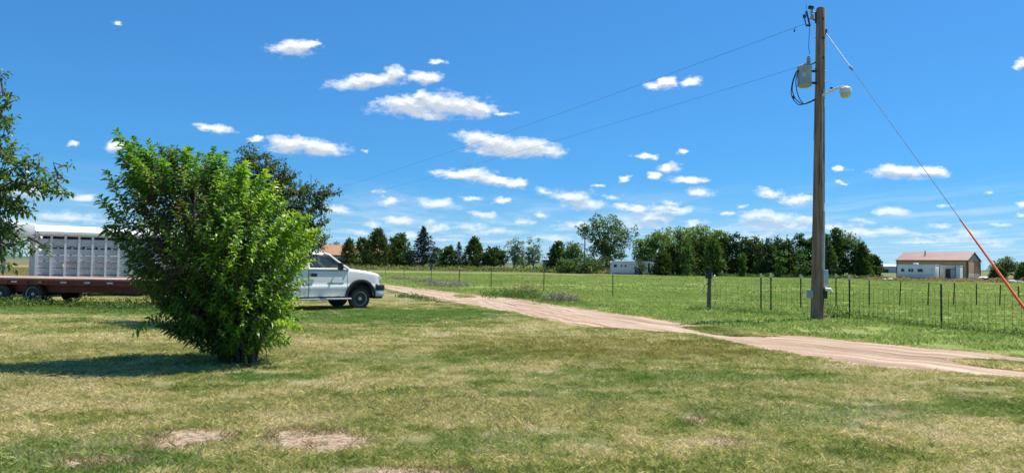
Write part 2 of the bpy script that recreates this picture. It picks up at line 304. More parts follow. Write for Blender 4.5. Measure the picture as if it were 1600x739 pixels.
# ------------------------------------------------------------------ lawn colour shared by the ground sheets and the grass blades
BARE = [(302, 684, .40, .30, 1), (262, 697, .26, .20, .9), (500, 690, .52, .40, 1), (460, 676, .26, .2, 1), (150, 724, .40, .17, .95), (640, 739, .50, .16, 1), (1085, 657, .16, .18, .9), (1130, 689, .24, .12, .9), (1150, 700, .12, .1, .7), (930, 572, .5, .3, .4), (1400, 640, .3, .2, .3)]
BAREW = [(gnd(a, b), w, h, s) for a, b, w, h, s in BARE]
def lawn_group():
    g = bpy.data.node_groups.new('lawn_colour', 'ShaderNodeTree')
    g.interface.new_socket('Color', in_out='OUTPUT', socket_type='NodeSocketColor'); g.interface.new_socket('Bare', in_out='OUTPUT', socket_type='NodeSocketFloat')
    go = g.nodes.new('NodeGroupOutput'); P = g.nodes.new('ShaderNodeNewGeometry').outputs['Position']
    n_big = noise(g, P, .33, 5, .6, (1, 1.25, 0), .6); n_mid = noise(g, P, 1.5, 5, .62, (1, 1.2, 0), .4); n_fine = noise(g, P, 9, 4, .65, (1, 1, 0))
    v = mth(g, 'ADD', mth(g, 'ADD', mth(g, 'MULTIPLY', n_big, .38), mth(g, 'MULTIPLY', n_mid, .34)), mth(g, 'MULTIPLY', n_fine, .28))
    c = ramp(g, v, [(.37, (.115, .170, .040)), (.43, (.215, .260, .066)), (.47, (.350, .370, .110)), (.51, (.510, .465, .190)), (.565, (.66, .56, .32))])
    # lush patches and drier ones of their own shape
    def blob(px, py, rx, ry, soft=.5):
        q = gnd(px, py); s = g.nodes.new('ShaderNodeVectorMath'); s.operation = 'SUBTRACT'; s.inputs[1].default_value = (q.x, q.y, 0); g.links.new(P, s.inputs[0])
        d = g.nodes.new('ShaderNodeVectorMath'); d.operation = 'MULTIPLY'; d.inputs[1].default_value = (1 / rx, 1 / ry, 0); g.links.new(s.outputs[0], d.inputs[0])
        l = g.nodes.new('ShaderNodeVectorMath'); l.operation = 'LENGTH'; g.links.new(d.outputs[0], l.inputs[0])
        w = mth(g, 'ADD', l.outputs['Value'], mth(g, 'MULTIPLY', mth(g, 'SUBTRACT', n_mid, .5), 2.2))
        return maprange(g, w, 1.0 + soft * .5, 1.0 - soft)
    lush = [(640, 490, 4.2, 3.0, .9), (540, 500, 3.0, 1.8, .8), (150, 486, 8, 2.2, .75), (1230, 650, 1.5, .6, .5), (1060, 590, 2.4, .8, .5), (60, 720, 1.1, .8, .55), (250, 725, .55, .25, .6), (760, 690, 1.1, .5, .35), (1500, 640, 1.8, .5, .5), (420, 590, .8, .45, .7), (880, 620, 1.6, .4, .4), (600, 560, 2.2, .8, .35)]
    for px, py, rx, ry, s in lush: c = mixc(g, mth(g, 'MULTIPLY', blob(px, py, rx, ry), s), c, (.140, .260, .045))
    dry = [(60, 590, 1.6, 1.6, .55), (800, 640, 1.6, .8, .4), (560, 640, 1.5, .9, .4), (1080, 640, 1.2, .6, .35), (100, 540, 3, 1.0, .4), (1300, 610, 2.2, .6, .4), (480, 545, 1.2, 1.0, .6)]
    for px, py, rx, ry, s in dry: c = mixc(g, mth(g, 'MULTIPLY', blob(px, py, rx, ry), s), c, (.50, .44, .20))
    olive = [(920, 540, 3.6, 2.4, .55), (1000, 545, 2.6, 1.8, .5)]
    for px, py, rx, ry, s in olive: c = mixc(g, mth(g, 'MULTIPLY', blob(px, py, rx, ry), s), c, (.30, .265, .065))
    bare = None
    for q, rx, ry, s in BAREW:
        sv = g.nodes.new('ShaderNodeVectorMath'); sv.operation = 'SUBTRACT'; sv.inputs[1].default_value = (q.x, q.y, 0); g.links.new(P, sv.inputs[0])
        d = g.nodes.new('ShaderNodeVectorMath'); d.operation = 'MULTIPLY'; d.inputs[1].default_value = (1 / rx, 1 / ry, 0); g.links.new(sv.outputs[0], d.inputs[0])
        l = g.nodes.new('ShaderNodeVectorMath'); l.operation = 'LENGTH'; g.links.new(d.outputs[0], l.inputs[0])
        w = mth(g, 'ADD', l.outputs['Value'], mth(g, 'MULTIPLY', mth(g, 'SUBTRACT', n_mid, .5), 1.6))
        w = mth(g, 'ADD', w, mth(g, 'MULTIPLY', mth(g, 'SUBTRACT', n_fine, .5), 1.2))
        b = mth(g, 'MULTIPLY', maprange(g, w, 1.2, .75), s); bare = b if bare is None else mth(g, 'MAXIMUM', bare, b)
    g.links.new(c, go.inputs[0]); g.links.new(bare, go.inputs[1])
    return g
LG = lawn_group()
def pasture_colour(nt, P):
    nb = noise(nt, P, .05, 4, .6, (1, 1.6, 0), .5); nm = noise(nt, P, .45, 5, .65, (1, 2.0, 0), .3)
    v = mth(nt, 'ADD', mth(nt, 'MULTIPLY', nb, .45), mth(nt, 'MULTIPLY', nm, .55))
    c = ramp(nt, v, [(.33, (.195, .280, .066)), (.46, (.265, .345, .086)), (.56, (.335, .385, .118)), (.68, (.43, .42, .18))])
    sx = nt.nodes.new('ShaderNodeSeparateXYZ'); nt.links.new(P, sx.inputs[0])
    # dry pasture beyond the trailers, on the left
    c = mixc(nt, maprange(nt, mth(nt, 'ADD', sx.outputs[0], mth(nt, 'MULTIPLY', sx.outputs[1], .24)), -9.0, -16.0), c, (.31, .27, .12))
    # rank unmown band at the far side of the pasture
    far = mth(nt, 'SUBTRACT', sx.outputs[1], mth(nt, 'MULTIPLY', sx.outputs[0], -.35))
    c = mixc(nt, maprange(nt, far, 133, 150, 0, .8), c, (.17, .165, .075))
    return c
def ground_mat(name, lawn):
    m, nt, p, out = newmat(name); P = nt.nodes.new('ShaderNodeNewGeometry').outputs['Position']
    if lawn:
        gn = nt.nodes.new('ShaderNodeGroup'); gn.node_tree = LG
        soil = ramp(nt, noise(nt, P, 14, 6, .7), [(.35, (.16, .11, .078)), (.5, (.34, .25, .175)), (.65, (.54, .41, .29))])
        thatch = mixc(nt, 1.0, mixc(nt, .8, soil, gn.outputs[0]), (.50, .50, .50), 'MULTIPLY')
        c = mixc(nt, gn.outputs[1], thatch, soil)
    else: c = mixc(nt, 1.0, pasture_colour(nt, P), (.72, .72, .72), 'MULTIPLY')
    f = noise(nt, P, 55, 4, .7)
    c = mixc(nt, 1.0, c, ramp(nt, f, [(.3, (.55, .55, .55)), (.7, (1.3, 1.3, 1.25))]), 'MULTIPLY')
    nt.links.new(c, p.inputs['Base Color']); p.inputs['Roughness'].default_value = .95; p.inputs['Specular IOR Level'].default_value = .15
    b = nt.nodes.new('ShaderNodeBump'); b.inputs['Strength'].default_value = .8; b.inputs['Distance'].default_value = .03
    nt.links.new(noise(nt, P, 30, 6, .7), b.inputs['Height']); nt.links.new(b.outputs[0], p.inputs['Normal'])
    return m
def blade_mat(name, lawn):
    m, nt, p, out = newmat(name); P = nt.nodes.new('ShaderNodeNewGeometry').outputs['Position']
    a = nt.nodes.new('ShaderNodeAttribute'); a.attribute_name = 'rnd'
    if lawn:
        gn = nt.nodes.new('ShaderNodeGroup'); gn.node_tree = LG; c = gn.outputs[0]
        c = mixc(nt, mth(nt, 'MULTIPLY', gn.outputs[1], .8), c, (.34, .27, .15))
    else: c = pasture_colour(nt, P)
    c = mixc(nt, 1.0, c, ramp(nt, a.outputs['Fac'], [(0, (.55, .66, .50)), (.4, (.95, 1.03, .88)), (.72, (1.25, 1.18, 1.1)), (.9, (1.5, 1.38, 1.45)), (1, (1.7, 1.5, 1.7))]), 'MULTIPLY')
    nt.links.new(c, p.inputs['Base Color']); p.inputs['Roughness'].default_value = .6; p.inputs['Specular IOR Level'].default_value = .25
    t = nt.nodes.new('ShaderNodeBsdfTranslucent'); nt.links.new(c, t.inputs[0]); mx = nt.nodes.new('ShaderNodeMixShader'); mx.inputs[0].default_value = .45
    nt.links.new(p.outputs[0], mx.inputs[1]); nt.links.new(t.outputs[0], mx.inputs[2]); nt.links.new(mx.outputs[0], out.inputs[0])
    return m
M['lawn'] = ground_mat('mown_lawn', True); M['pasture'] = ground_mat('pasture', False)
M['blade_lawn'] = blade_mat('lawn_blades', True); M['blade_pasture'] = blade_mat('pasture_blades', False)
def road_mat():
    m, nt, p, out = newmat('pink_gravel'); tc = nt.nodes.new('ShaderNodeTexCoord'); UV = tc.outputs['UV']; P = nt.nodes.new('ShaderNodeNewGeometry').outputs['Position']
    streak = noise(nt, UV, 1.0, 5, .7, (.14, 3.2, 1), .25); fine = noise(nt, P, 38, 5, .75); big = noise(nt, P, .8, 4, .6)
    v = mth(nt, 'ADD', mth(nt, 'MULTIPLY', streak, .62), mth(nt, 'ADD', mth(nt, 'MULTIPLY', fine, .26), mth(nt, 'MULTIPLY', big, .12)))
    c = ramp(nt, v, [(.36, (.15, .098, .068)), (.44, (.26, .178, .122)), (.51, (.37, .265, .190)), (.60, (.52, .41, .31))])
    nt.links.new(c, p.inputs['Base Color']); p.inputs['Roughness'].default_value = .95; p.inputs['Specular IOR Level'].default_value = .1
    b = nt.nodes.new('ShaderNodeBump'); b.inputs['Strength'].default_value = .7; b.inputs['Distance'].default_value = .02
    nt.links.new(mth(nt, 'ADD', mth(nt, 'MULTIPLY', streak, .8), fine), b.inputs['Height']); nt.links.new(b.outputs[0], p.inputs['Normal'])
    return m
M['road'] = road_mat()
# ------------------------------------------------------------------ ground, lawn, road
def sheet(name, poly, z, mat):
    me = bpy.data.meshes.new(name); me.from_pydata([(p[0], p[1], z) for p in poly], [], [tuple(range(len(poly)))]); me.update(); me.materials.append(mat)
    o = bpy.data.objects.new(name, me); COL.objects.link(o); tag(o, kind='structure'); return o
def radial_ground():
    rings = [0, 4, 8, 14, 22, 34, 50, 75, 110, 160, 240, 400, 700, 1400, 3000, 7000]; n = 72; vs = [(0, 0, 0)]
    for r in rings[1:]:
        for j in range(n):
            a = 2 * math.pi * j / n; vs.append((r * math.cos(a), r * math.sin(a), 0))
    fs = [(0, 1 + j, 1 + (j + 1) % n) for j in range(n)]
    for i in range(1, len(rings) - 1):
        b = 1 + (i - 1) * n; c = b + n; fs += [(b + j, c + j, c + (j + 1) % n, b + (j + 1) % n) for j in range(n)]
    me = bpy.data.meshes.new('ground'); me.from_pydata(vs, [], fs); me.update(); me.materials.append(M['pasture'])
    o = bpy.data.objects.new('ground', me); COL.objects.link(o); tag(o, kind='structure')
radial_ground()
UP = [(560, 440), (605, 445.5), (660, 451), (720, 458), (780, 465), (808, 466), (850, 474), (900, 481), (950, 488), (1000, 495), (1050, 502), (1100, 510), (1150, 517), (1190, 522), (1250, 526), (1320, 532), (1400, 539), (1500, 549), (1600, 559), (1760, 578), (2000, 608)]
LO = [(560, 443), (605, 453.5), (640, 462), (690, 471), (740, 479), (790, 488), (840, 498), (870, 507), (910, 513), (1000, 518), (1060, 522), (1100, 529), (1150, 538), (1200, 548), (1250, 558), (1300, 566), (1370, 576), (1430, 579), (1500, 585), (1600, 594), (1760, 612), (2000, 648)]
def densify(pts, n):
    P = [gnd(a, b) for a, b in pts]; s = [0]
    for i in range(1, len(P)): s.append(s[-1] + (P[i] - P[i - 1]).length)
    out = []
    for k in range(n):
        t = s[-1] * k / (n - 1); i = max(j for j in range(len(s)) if s[j] <= t + 1e-9); i = min(i, len(P) - 2)
        f = (t - s[i]) / (s[i + 1] - s[i]); out.append(P[i].lerp(P[i + 1], f))
    return out
NR = 420
ru = densify(UP, NR); rl = densify(LO, NR)
def smooth_noise(n, step):
    k = np.interp(np.arange(n), np.arange(0, n + step, step), RS.rand(len(np.arange(0, n + step, step))) - .5); return k
ju = smooth_noise(NR, 5) * .35 + smooth_noise(NR, 2) * .16 + smooth_noise(NR, 14) * .4; jl = smooth_noise(NR, 5) * .35 + smooth_noise(NR, 2) * .16 + smooth_noise(NR, 14) * .35
def build_road():
    K = 22; vs = []; uvs = []
    across = RS.rand(K + 1) - .5
    for i in range(NR):
        a, b = ru[i].copy(), rl[i].copy(); d = (b - a); w = d.length; d.normalize(); a += d * ju[i]; b -= d * jl[i]; w = (b - a).length
        ph = .02 * math.sin(i * .13)
        for j in range(K + 1):
            t = j / K; p = a.lerp(b, t); z = .010 + (.014 * across[j] + .010 * math.sin(t * 19 + ph * 30) ) * (1 if 0 < j < K else 0) + (.003 if 0 < j < K else 0)
            z = max(z, .008); vs.append((p.x, p.y, z)); uvs.append((i * .12, t * w))
    fs = []; fuv = []
    for i in range(NR - 1):
        for j in range(K):
            q = (i * (K + 1) + j, (i + 1) * (K + 1) + j, (i + 1) * (K + 1) + j + 1, i * (K + 1) + j + 1); fs.append(q)
    me = bpy.data.meshes.new('gravel_road'); me.from_pydata(vs, [], fs); me.update(); uv = me.uv_layers.new(name='UVMap')
    for l in me.loops: uv.data[l.index].uv = uvs[l.vertex_index]
    me.shade_smooth(); me.materials.append(M['road']); o = bpy.data.objects.new('gravel_road', me); COL.objects.link(o); tag(o, kind='structure')
build_road()
lawn_poly = [(p.x, p.y) for p in rl[8:]] + [(40, -6), (-60, -20), (-60, 31), (-24, 31), (-9.5, 31)]
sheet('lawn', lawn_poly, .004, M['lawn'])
ISL = [[(1068, 513), (1100, 512.5), (1135, 515.5), (1170, 519.5), (1205, 523.5), (1215, 526), (1170, 527.5), (1130, 525), (1095, 519)],
       [(1490, 565), (1530, 565.5), (1570, 568), (1620, 573), (1680, 581), (1640, 584), (1590, 580), (1545, 574.5), (1510, 569)],
       [(713, 463.5), (722, 461), (736, 463), (740, 465.5), (724, 465.5)]]
isl_w = []
for k, pl in enumerate(ISL):
    P = [gnd(a, b) for a, b in pl]; c = sum(P, Vector()) / len(P); Q = []
    for i in range(len(P)):
        for t in (0, .25, .5, .75):
            q = P[i].lerp(P[(i + 1) % len(P)], t); Q.append(q + (q - c).normalized() * random.uniform(-.09, .09))
    isl_w.append([(q.x, q.y) for q in Q]); sheet('grass_strip', isl_w[-1], .034, M['lawn'])
# ------------------------------------------------------------------ leaves
def nrm(a): return a / np.maximum(np.linalg.norm(a, axis=1, keepdims=True), 1e-9)
def leaf_arrays(pos, d, L, W, droop, rnd, kind=4):
    """curved lance-shaped leaves (kind 4: six vertices, four triangles) or diamonds (kind 2)"""
    n = len(pos); d = nrm(d); L = np.broadcast_to(L, (n,)); W = np.broadcast_to(W, (n,)); droop = np.broadcast_to(droop, (n,))
    r = RS.normal(size=(n, 3)); s = nrm(np.cross(d, np.array([0, 0, 1.]) + r * .55)); z = np.array([0, 0, -1.])
    if kind == 2:
        p0 = pos; tip = pos + d * L[:, None] + z * (droop * L)[:, None]; mid = pos + d * (L * .45)[:, None]
        a = mid + s * (W * .5)[:, None]; b = mid - s * (W * .5)[:, None] + r * 0
        V = np.stack([p0, a, tip, b], 1).reshape(-1, 3); base = (np.arange(n) * 4)[:, None]
        Fc = (base + np.array([0, 1, 2, 3])[None]).ravel(); cnt = np.full(n, 4)
        return V, Fc, cnt, np.repeat(rnd, 4)
    def c(t): return pos + d * (L * t)[:, None] + z * (droop * L * t * t)[:, None]
    fold = np.cross(s, d) * (W * .12)[:, None]
    m1 = c(.33); m2 = c(.68)
    V = np.stack([c(0), m1 + s * (W * .48)[:, None] + fold, m1 - s * (W * .48)[:, None] + fold, m2 + s * (W * .36)[:, None] + fold, m2 - s * (W * .36)[:, None] + fold, c(1.0)], 1).reshape(-1, 3)
    base = (np.arange(n) * 6)[:, None]
    Fc = (base + np.array([0, 1, 2, 1, 3, 4, 2, 3, 5, 4])[None]).ravel(); cnt = np.tile([3, 4, 3], n)
    return V, Fc, cnt, np.repeat(rnd, 6)
def leaves(name, pos, d, L, W, droop, rnd, mat, parent=None, kind=4):
    V, Fc, cnt, rn = leaf_arrays(pos, d, L, W, droop, rnd, kind); return np_mesh(name, V, Fc, cnt, mat, parent, rn)
# foliage materials
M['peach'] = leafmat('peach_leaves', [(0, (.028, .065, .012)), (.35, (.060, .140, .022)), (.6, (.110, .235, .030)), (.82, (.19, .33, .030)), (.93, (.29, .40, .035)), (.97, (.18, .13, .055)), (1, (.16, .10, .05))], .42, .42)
M['dark_leaf'] = leafmat('dark_orchard_leaves', [(0, (.040, .060, .014)), (.5, (.085, .125, .026)), (.85, (.15, .20, .04)), (1, (.22, .24, .07))], .35, .5, (1.2, 1.3, .6))
M['pear'] = leafmat('pear_leaves', [(0, (.036, .072, .018)), (.5, (.090, .160, .030)), (.85, (.16, .26, .045)), (1, (.25, .34, .07))], .45, .38)
M['cedar'] = leafmat('cedar_foliage', [(0, (.044, .074, .022)), (.5, (.096, .146, .040)), (.85, (.165, .225, .060)), (1, (.22, .25, .08))], .25, .8, (1, 1.2, .6), .15)
M['cedar_brown'] = leafmat('bronzed_cedar_foliage', [(0, (.045, .062, .018)), (.5, (.095, .125, .034)), (.85, (.15, .18, .05)), (1, (.19, .19, .07))], .25, .8, (1, 1.2, .6), .15)
M['spruce'] = leafmat('blue_green_spruce', [(0, (.022, .036, .022)), (.5, (.040, .062, .040)), (1, (.075, .10, .070))], .1, .8, (1, 1.1, .8), .15)
M['elm'] = leafmat('elm_foliage', [(0, (.055, .100, .024)), (.5, (.120, .190, .042)), (.85, (.19, .28, .065)), (1, (.27, .34, .11))], .35, .6, (1.2, 1.3, .6), .25)
M['silver'] = leafmat('silvery_foliage', [(0, (.06, .09, .04)), (.5, (.14, .19, .085)), (1, (.27, .32, .17))], .3, .6, (1.1, 1.2, .7), .25)
M['bright'] = leafmat('bright_shrub_foliage', [(0, (.045, .10, .018)), (.5, (.09, .18, .03)), (1, (.16, .27, .05))], .35, .6, (1.2, 1.3, .6), .2)
M['sage'] = leafmat('grey_sage', [(0, (.14, .13, .12)), (.5, (.22, .20, .185)), (1, (.32, .30, .26))], .15, .85, (1, 1, .9), .1)
M['weed'] = leafmat('weed_foliage', [(0, (.045, .085, .02)), (.5, (.085, .15, .03)), (.85, (.14, .21, .05)), (1, (.30, .27, .12))], .35, .6, (1.2, 1.3, .6), .2)
M['drygrass'] = leafmat('dry_grass', [(0, (.20, .16, .07)), (.6, (.34, .27, .13)), (1, (.45, .38, .22))], .3, .8, (1.1, 1, .8), .1)
def rv(n): return nrm(RS.normal(size=(n, 3)))
def clump_leaves(cen, rad, per, size, rndbase=.5, rsp=.25, up=.3):
    """leaves gathered round clump centres"""
    n = len(cen); rad = np.broadcast_to(rad, (n,)); P = np.repeat(cen, per, 0); o = rv(n * per) * (RS.rand(n * per, 1) ** .4) * np.repeat(rad, per)[:, None] * np.array([1, 1, .8])
    cb = np.repeat(RS.normal(0, rsp * .5, n), per)
    rn = np.clip(rndbase + cb + RS.normal(0, rsp * .6, n * per), 0, 1)
    d = nrm(o + rv(n * per) * .4 * np.repeat(rad, per)[:, None]); d[:, 2] += up
    return P + o, d, size * RS.uniform(.7, 1.4, n * per), rn
def tree_broad(name, label, cat, base, h, w, mat, n_clump=110, per=26, leaf=.3, trunk_h=.22, blobs=None, group=None, bark='bark_grey', openness=0, rb=.5, limbs=6, crad=.13, depth=None, trunks=1):
    t = thing(name, label, cat, base, 0, group); depth = depth or w
    if blobs is None:
        blobs = [(0, 0, .62, .42, .36), (-.2, .05, .5, .28, .24), (.22, -.05, .52, .28, .26), (.05, .1, .8, .22, .18)]
    bl = np.array(blobs, dtype=float); vol = bl[:, 3] ** 2 * bl[:, 4]; pick = RS.choice(len(bl), n_clump, p=vol / vol.sum()); B = bl[pick]
    o = rv(n_clump) * (RS.rand(n_clump, 1) ** (.28))
    cen = np.stack([(B[:, 0] + o[:, 0] * B[:, 3]) * w, (B[:, 1] + o[:, 1] * B[:, 3]) * depth, (B[:, 2] + o[:, 2] * B[:, 4]) * h], 1)
    cen[:, 2] = np.maximum(cen[:, 2], .04 * h)
    rad = crad * min(w, h) * RS.uniform(.6, 1.35, n_clump)
    P, d, L, rn = clump_leaves(cen, rad, per, leaf, rb)
    P[:, 2] = np.maximum(P[:, 2], .02 * h)
    leaves('crown', P, d, L, L * .62, .15, rn, M[mat], t, 2)
    m = MB()
    tips = cen[RS.choice(n_clump, min(limbs * trunks, n_clump), replace=False)]
    tr = max(.05, .022 * h)
    for k in range(trunks):
        bx = (k - (trunks - 1) / 2) * tr * 2.2
        m.tube([(bx, 0, -.1), (bx + random.uniform(-.02, .02) * w, 0, trunk_h * h * .6), (bx * 1.6, random.uniform(-.02, .02) * w, trunk_h * h)], [tr * 1.25, tr, tr * .85], 8)
    for i, q in enumerate(tips):
        bx = ((i % trunks) - (trunks - 1) / 2) * tr * 3.2
        s = Vector((bx, 0, trunk_h * h * .96)); q = Vector(q); mid = s.lerp(q, .5) + Vector((random.uniform(-.04, .04) * w, random.uniform(-.04, .04) * w, .03 * h))
        m.tube([s, mid, q], [tr * .6, tr * .35, tr * .1], 5)
    m.build('trunk', M[bark], t, smooth=True)
    return t
def tree_cedar(name, label, cat, base, h, w, mat='cedar', n=190, per=9, leaf=.42, skirt=.04, power=.8, group=None, spires=1, rb=.45, ragged=.25):
    t = thing(name, label, cat, base, random.uniform(0, 6.28), group); n = int(n * 1.7)
    sp = [(0, 0, 1.0)] + [(random.uniform(-.25, .25) * w, random.uniform(-.2, .2) * w, random.uniform(.78, .95)) for _ in range(spires - 1)]
    ks = RS.randint(0, len(sp), n); S = np.array(sp)[ks]
    hh = RS.rand(n) ** 1.15; ang = RS.rand(n) * 6.283
    lump = 1 + ragged * np.sin(ang * 3 + hh * 9) + RS.normal(0, ragged * .5, n)
    low = np.clip(hh / .12, .55, 1)
    rr = .5 * w * np.maximum(1 - hh, .02) ** power * lump * (RS.rand(n) ** .4) * low
    z = (skirt + (1 - skirt) * hh) * h * S[:, 2]
    cen = np.stack([S[:, 0] * hh + rr * np.cos(ang), S[:, 1] * hh + rr * np.sin(ang), z], 1)
    out = np.stack([np.cos(ang), np.sin(ang), np.full(n, .9)], 1)
    P = np.repeat(cen, per, 0) + RS.normal(0, .035 * (h + w) / 2, (n * per, 3)); d = np.repeat(nrm(out), per, 0) + RS.normal(0, .45, (n * per, 3))
    P[:, 2] = np.clip(P[:, 2], .02 * h, None)
    rn = np.clip(rb + np.repeat(RS.normal(0, .16, n), per) + RS.normal(0, .12, n * per), 0, 1)
    L = leaf * RS.uniform(.7, 1.4, n * per)
    k = 30 * len(sp); Sx = np.array(sp)[np.arange(k) % len(sp)]; zt = RS.uniform(.86, 1.0, k)          # leader tips
    Pt = np.stack([Sx[:, 0] * .95 + RS.normal(0, .012 * w, k), Sx[:, 1] * .95 + RS.normal(0, .012 * w, k), zt * h * Sx[:, 2]], 1)
    P = np.concatenate([P, Pt]); d = np.concatenate([d, np.stack([RS.normal(0, .5, k), RS.normal(0, .5, k), np.ones(k)], 1)]); L = np.concatenate([L, np.full(k, leaf * .8)]); rn = np.concatenate([rn, np.full(k, rb)])
    leaves('crown', P, d, L, L * .62, 0, rn, M[mat], t, 2)
    m = MB(); r0 = .02 * h; m.tube([(0, 0, -.1), (0, 0, .4 * h), (0, 0, .92 * h)], [r0 * 1.3, r0 * .8, .02], 7); m.build('trunk', M['bark'], t, smooth=True)
    return t
def tree_spruce(name, label, cat, base, h, w, mat='spruce', levels=19, leaf=.55, group=None):
    t = thing(name, label, cat, base, .4, group); m = MB(); Ps = []; Ds = []
    r0 = .018 * h; m.tube([(0, 0, -.1), (0, 0, .5 * h), (0, 0, .99 * h)], [r0 * 1.2, r0 * .7, .01], 7)
    for i in range(levels):
        f = i / (levels - 1); z = (.14 + .82 * f) * h; rad = .5 * w * (1 - f) ** .85 * random.uniform(.75, 1.15) + .15
        for k in range(7):
            a = k * 6.283 / 7 + i * .9 + random.uniform(-.25, .25); rl_ = rad * random.uniform(.6, 1.2); ln = int(9 + rl_ * 9)
            e = Vector((math.cos(a) * rl_, math.sin(a) * rl_, z - .02 * h + .18 * rl_ + random.uniform(-.03, .03) * h)); m.tube([(0, 0, z), e], [.05, .01], 4)
            for q in range(ln):
                s = (q + 1) / ln; Ps.append((e.x * s + random.gauss(0, .1), e.y * s + random.gauss(0, .1), z + (e.z - z) * s + random.gauss(0, .2) - .08)); Ds.append((math.cos(a) + random.gauss(0, .7), math.sin(a) + random.gauss(0, .7), random.gauss(.15, .4)))
    P = np.array(Ps); n = len(P); L = leaf * RS.uniform(.7, 1.4, n)
    leaves('crown', P, np.array(Ds), L, L * .5, .1, np.clip(RS.normal(.45, .2, n), 0, 1), M[mat], t, 2); m.build('trunk', M['bark'], t)
    return t
def foot(px, base_y, top_y):
    b = gnd(px, base_y); q = at(px, top_y, b.y); return b, q.z, b.y / F      # base, height, metres per pixel

# ------------------------------------------------------------------ materials for the far buildings
M['tan_wall'] = surf('tan_steel_siding', (.62, .37, .20), (.54, .32, .17), 1.0, rough=.6)
M['mauve_roof'] = surf('mauve_steel_roof', (.33, .195, .15), (.28, .165, .13), .6, rough=.5)
M['brown_trim'] = surf('dark_brown_trim', (.06, .04, .03), rough=.6)
M['camper_side'] = surf('white_camper_side', (.84, .81, .76), (.76, .73, .69), .8, rough=.5)
M['white_wall'] = surf('white_sheet_wall', (.74, .74, .72), (.62, .62, .60), .8, rough=.6)
M['grey_wall'] = surf('grey_board_wall', (.56, .54, .50), (.46, .44, .42), .9, rough=.7)
M['blue_grey_wall'] = surf('blue_grey_siding', (.36, .40, .43), (.28, .31, .33), .5, rough=.7)
M['orange_roof'] = surf('orange_tan_shingle_roof', (.42, .22, .12), (.33, .17, .10), 1.2, rough=.85)
M['barn_red'] = surf('barn_red_board', (.24, .045, .03), (.16, .03, .02), 1.2, rough=.7)
M['cream'] = surf('cream_board', (.55, .48, .30), (.45, .39, .25), 1.2, rough=.8)
M['rust'] = surf('rusty_scrap', (.15, .06, .035), (.06, .035, .03), 3, rough=.85)
M['stone'] = surf('pale_stone', (.52, .47, .42), (.38, .33, .29), 5, rough=.9, bump=.6)
M['far_wood'] = surf('far_woodland', (.045, .075, .050), (.07, .10, .06), .004, rough=1)
M['far_steel'] = surf('far_steel_sheet', (.42, .48, .55), (.38, .44, .5), .1, rough=.6)
# ------------------------------------------------------------------ far land
def hills():
    vs = []; fs = []; n = 260; D0 = 3400
    ks = smooth_noise(n, 9) + smooth_noise(n, 3) * .5
    for i in range(n):
        a = R(12) + R(156) * i / (n - 1); r = D0 + 400 * math.sin(i * .05); hgt = 13 + 16 * ks[i] + 7 * math.sin(i * .07)
        for (dr, z) in ((0, -2), (60, max(4, hgt * .75)), (240, max(6, hgt)), (800, -2)): vs.append(((r + dr) * math.cos(a), (r + dr) * math.sin(a), z))
    for i in range(n - 1):
        for j in range(3): fs.append((i * 4 + j, (i + 1) * 4 + j, (i + 1) * 4 + j + 1, i * 4 + j + 1))
    m = MB(); m.add(vs, fs); o = m.build('hills', M['far_wood'], smooth=True); tag(o, kind='structure')
hills()
def hb(px): return 414.2 + (px - 800) * .01327
# ------------------------------------------------------------------ trees beyond the pasture
GL = 'evergreens and trees around the far farmhouse'
def mk(fn, px, Y, top, wpx, name, label, cat='tree', **k):
    b = at(px, 400, Y); b.z = 0; h = at(px, top, Y).z; return fn(name, label, cat, b, h, wpx * Y / F, **k)
mk(tree_cedar, 545, 196, 376, 33, 'cedar_tree', 'small olive cedar right in front of the orange-roofed farmhouse', n=150, leaf=.5, power=.6, group=GL, mat='cedar_brown', skirt=.16)
mk(tree_broad, 521, 245, 379, 30, 'shade_tree', 'dark tree top rising behind the left end of the orange roof', group=GL, mat='elm', n_clump=60, leaf=.5, rb=.25)
mk(tree_cedar, 590, 192, 362, 58, 'cedar_tree', 'broad bronze cedar covering the right end of the farmhouse', n=330, leaf=.55, power=.62, group=GL, mat='cedar_brown', skirt=.05, rb=.35, ragged=.15)
mk(tree_cedar, 566, 205, 374, 36, 'cedar_tree', 'round dark cedar between the farmhouse roof and the broad bronze cedar', n=170, leaf=.55, power=.45, group=GL, mat='cedar', skirt=.1, ragged=.2)
mk(tree_cedar, 626, 197, 366, 52, 'pine_tree', 'dark pine with a forked top left of the tall spruce', n=290, leaf=.6, power=.6, group=GL, mat='cedar', skirt=.12, spires=3)
mk(tree_spruce, 661, 195, 353, 62, 'spruce_tree', 'tallest spruce on the left, with open layered branches', group=GL)
mk(tree_cedar, 684, 215, 389, 30, 'cedar_tree', 'low dark tree at the foot of the tall spruce', n=110, leaf=.55, power=.4, group=GL, mat='cedar')
mk(tree_cedar, 703, 200, 385, 34, 'cedar_tree', 'rounded dark cedar just left of the thin pale spruce', n=170, leaf=.55, power=.45, group=GL, mat='cedar', spires=3, rb=.3)
mk(tree_spruce, 717, 196, 377, 26, 'spruce_tree', 'thin pale spruce left of the bronze pyramid cedar', levels=14, leaf=.34, group=GL)
mk(tree_cedar, 741, 193, 373, 50, 'cedar_tree', 'bronze cedar shaped like a neat pyramid', n=330, leaf=.5, power=.75, group=GL, mat='cedar_brown', skirt=.06, rb=.45, ragged=.12)
mk(tree_cedar, 772, 190, 387, 42, 'cedar_tree', 'very dark wide-topped cedar right of the pyramid cedar', n=190, leaf=.6, power=.38, group=GL, mat='cedar', skirt=.28, spires=4, rb=.15)
SB = [(-.28, 0, .78, .16, .14), (.05, 0, .86, .17, .13), (.28, 0, .72, .15, .18), (.0, .1, .5, .30, .26), (.2, 0, .3, .2, .2)]
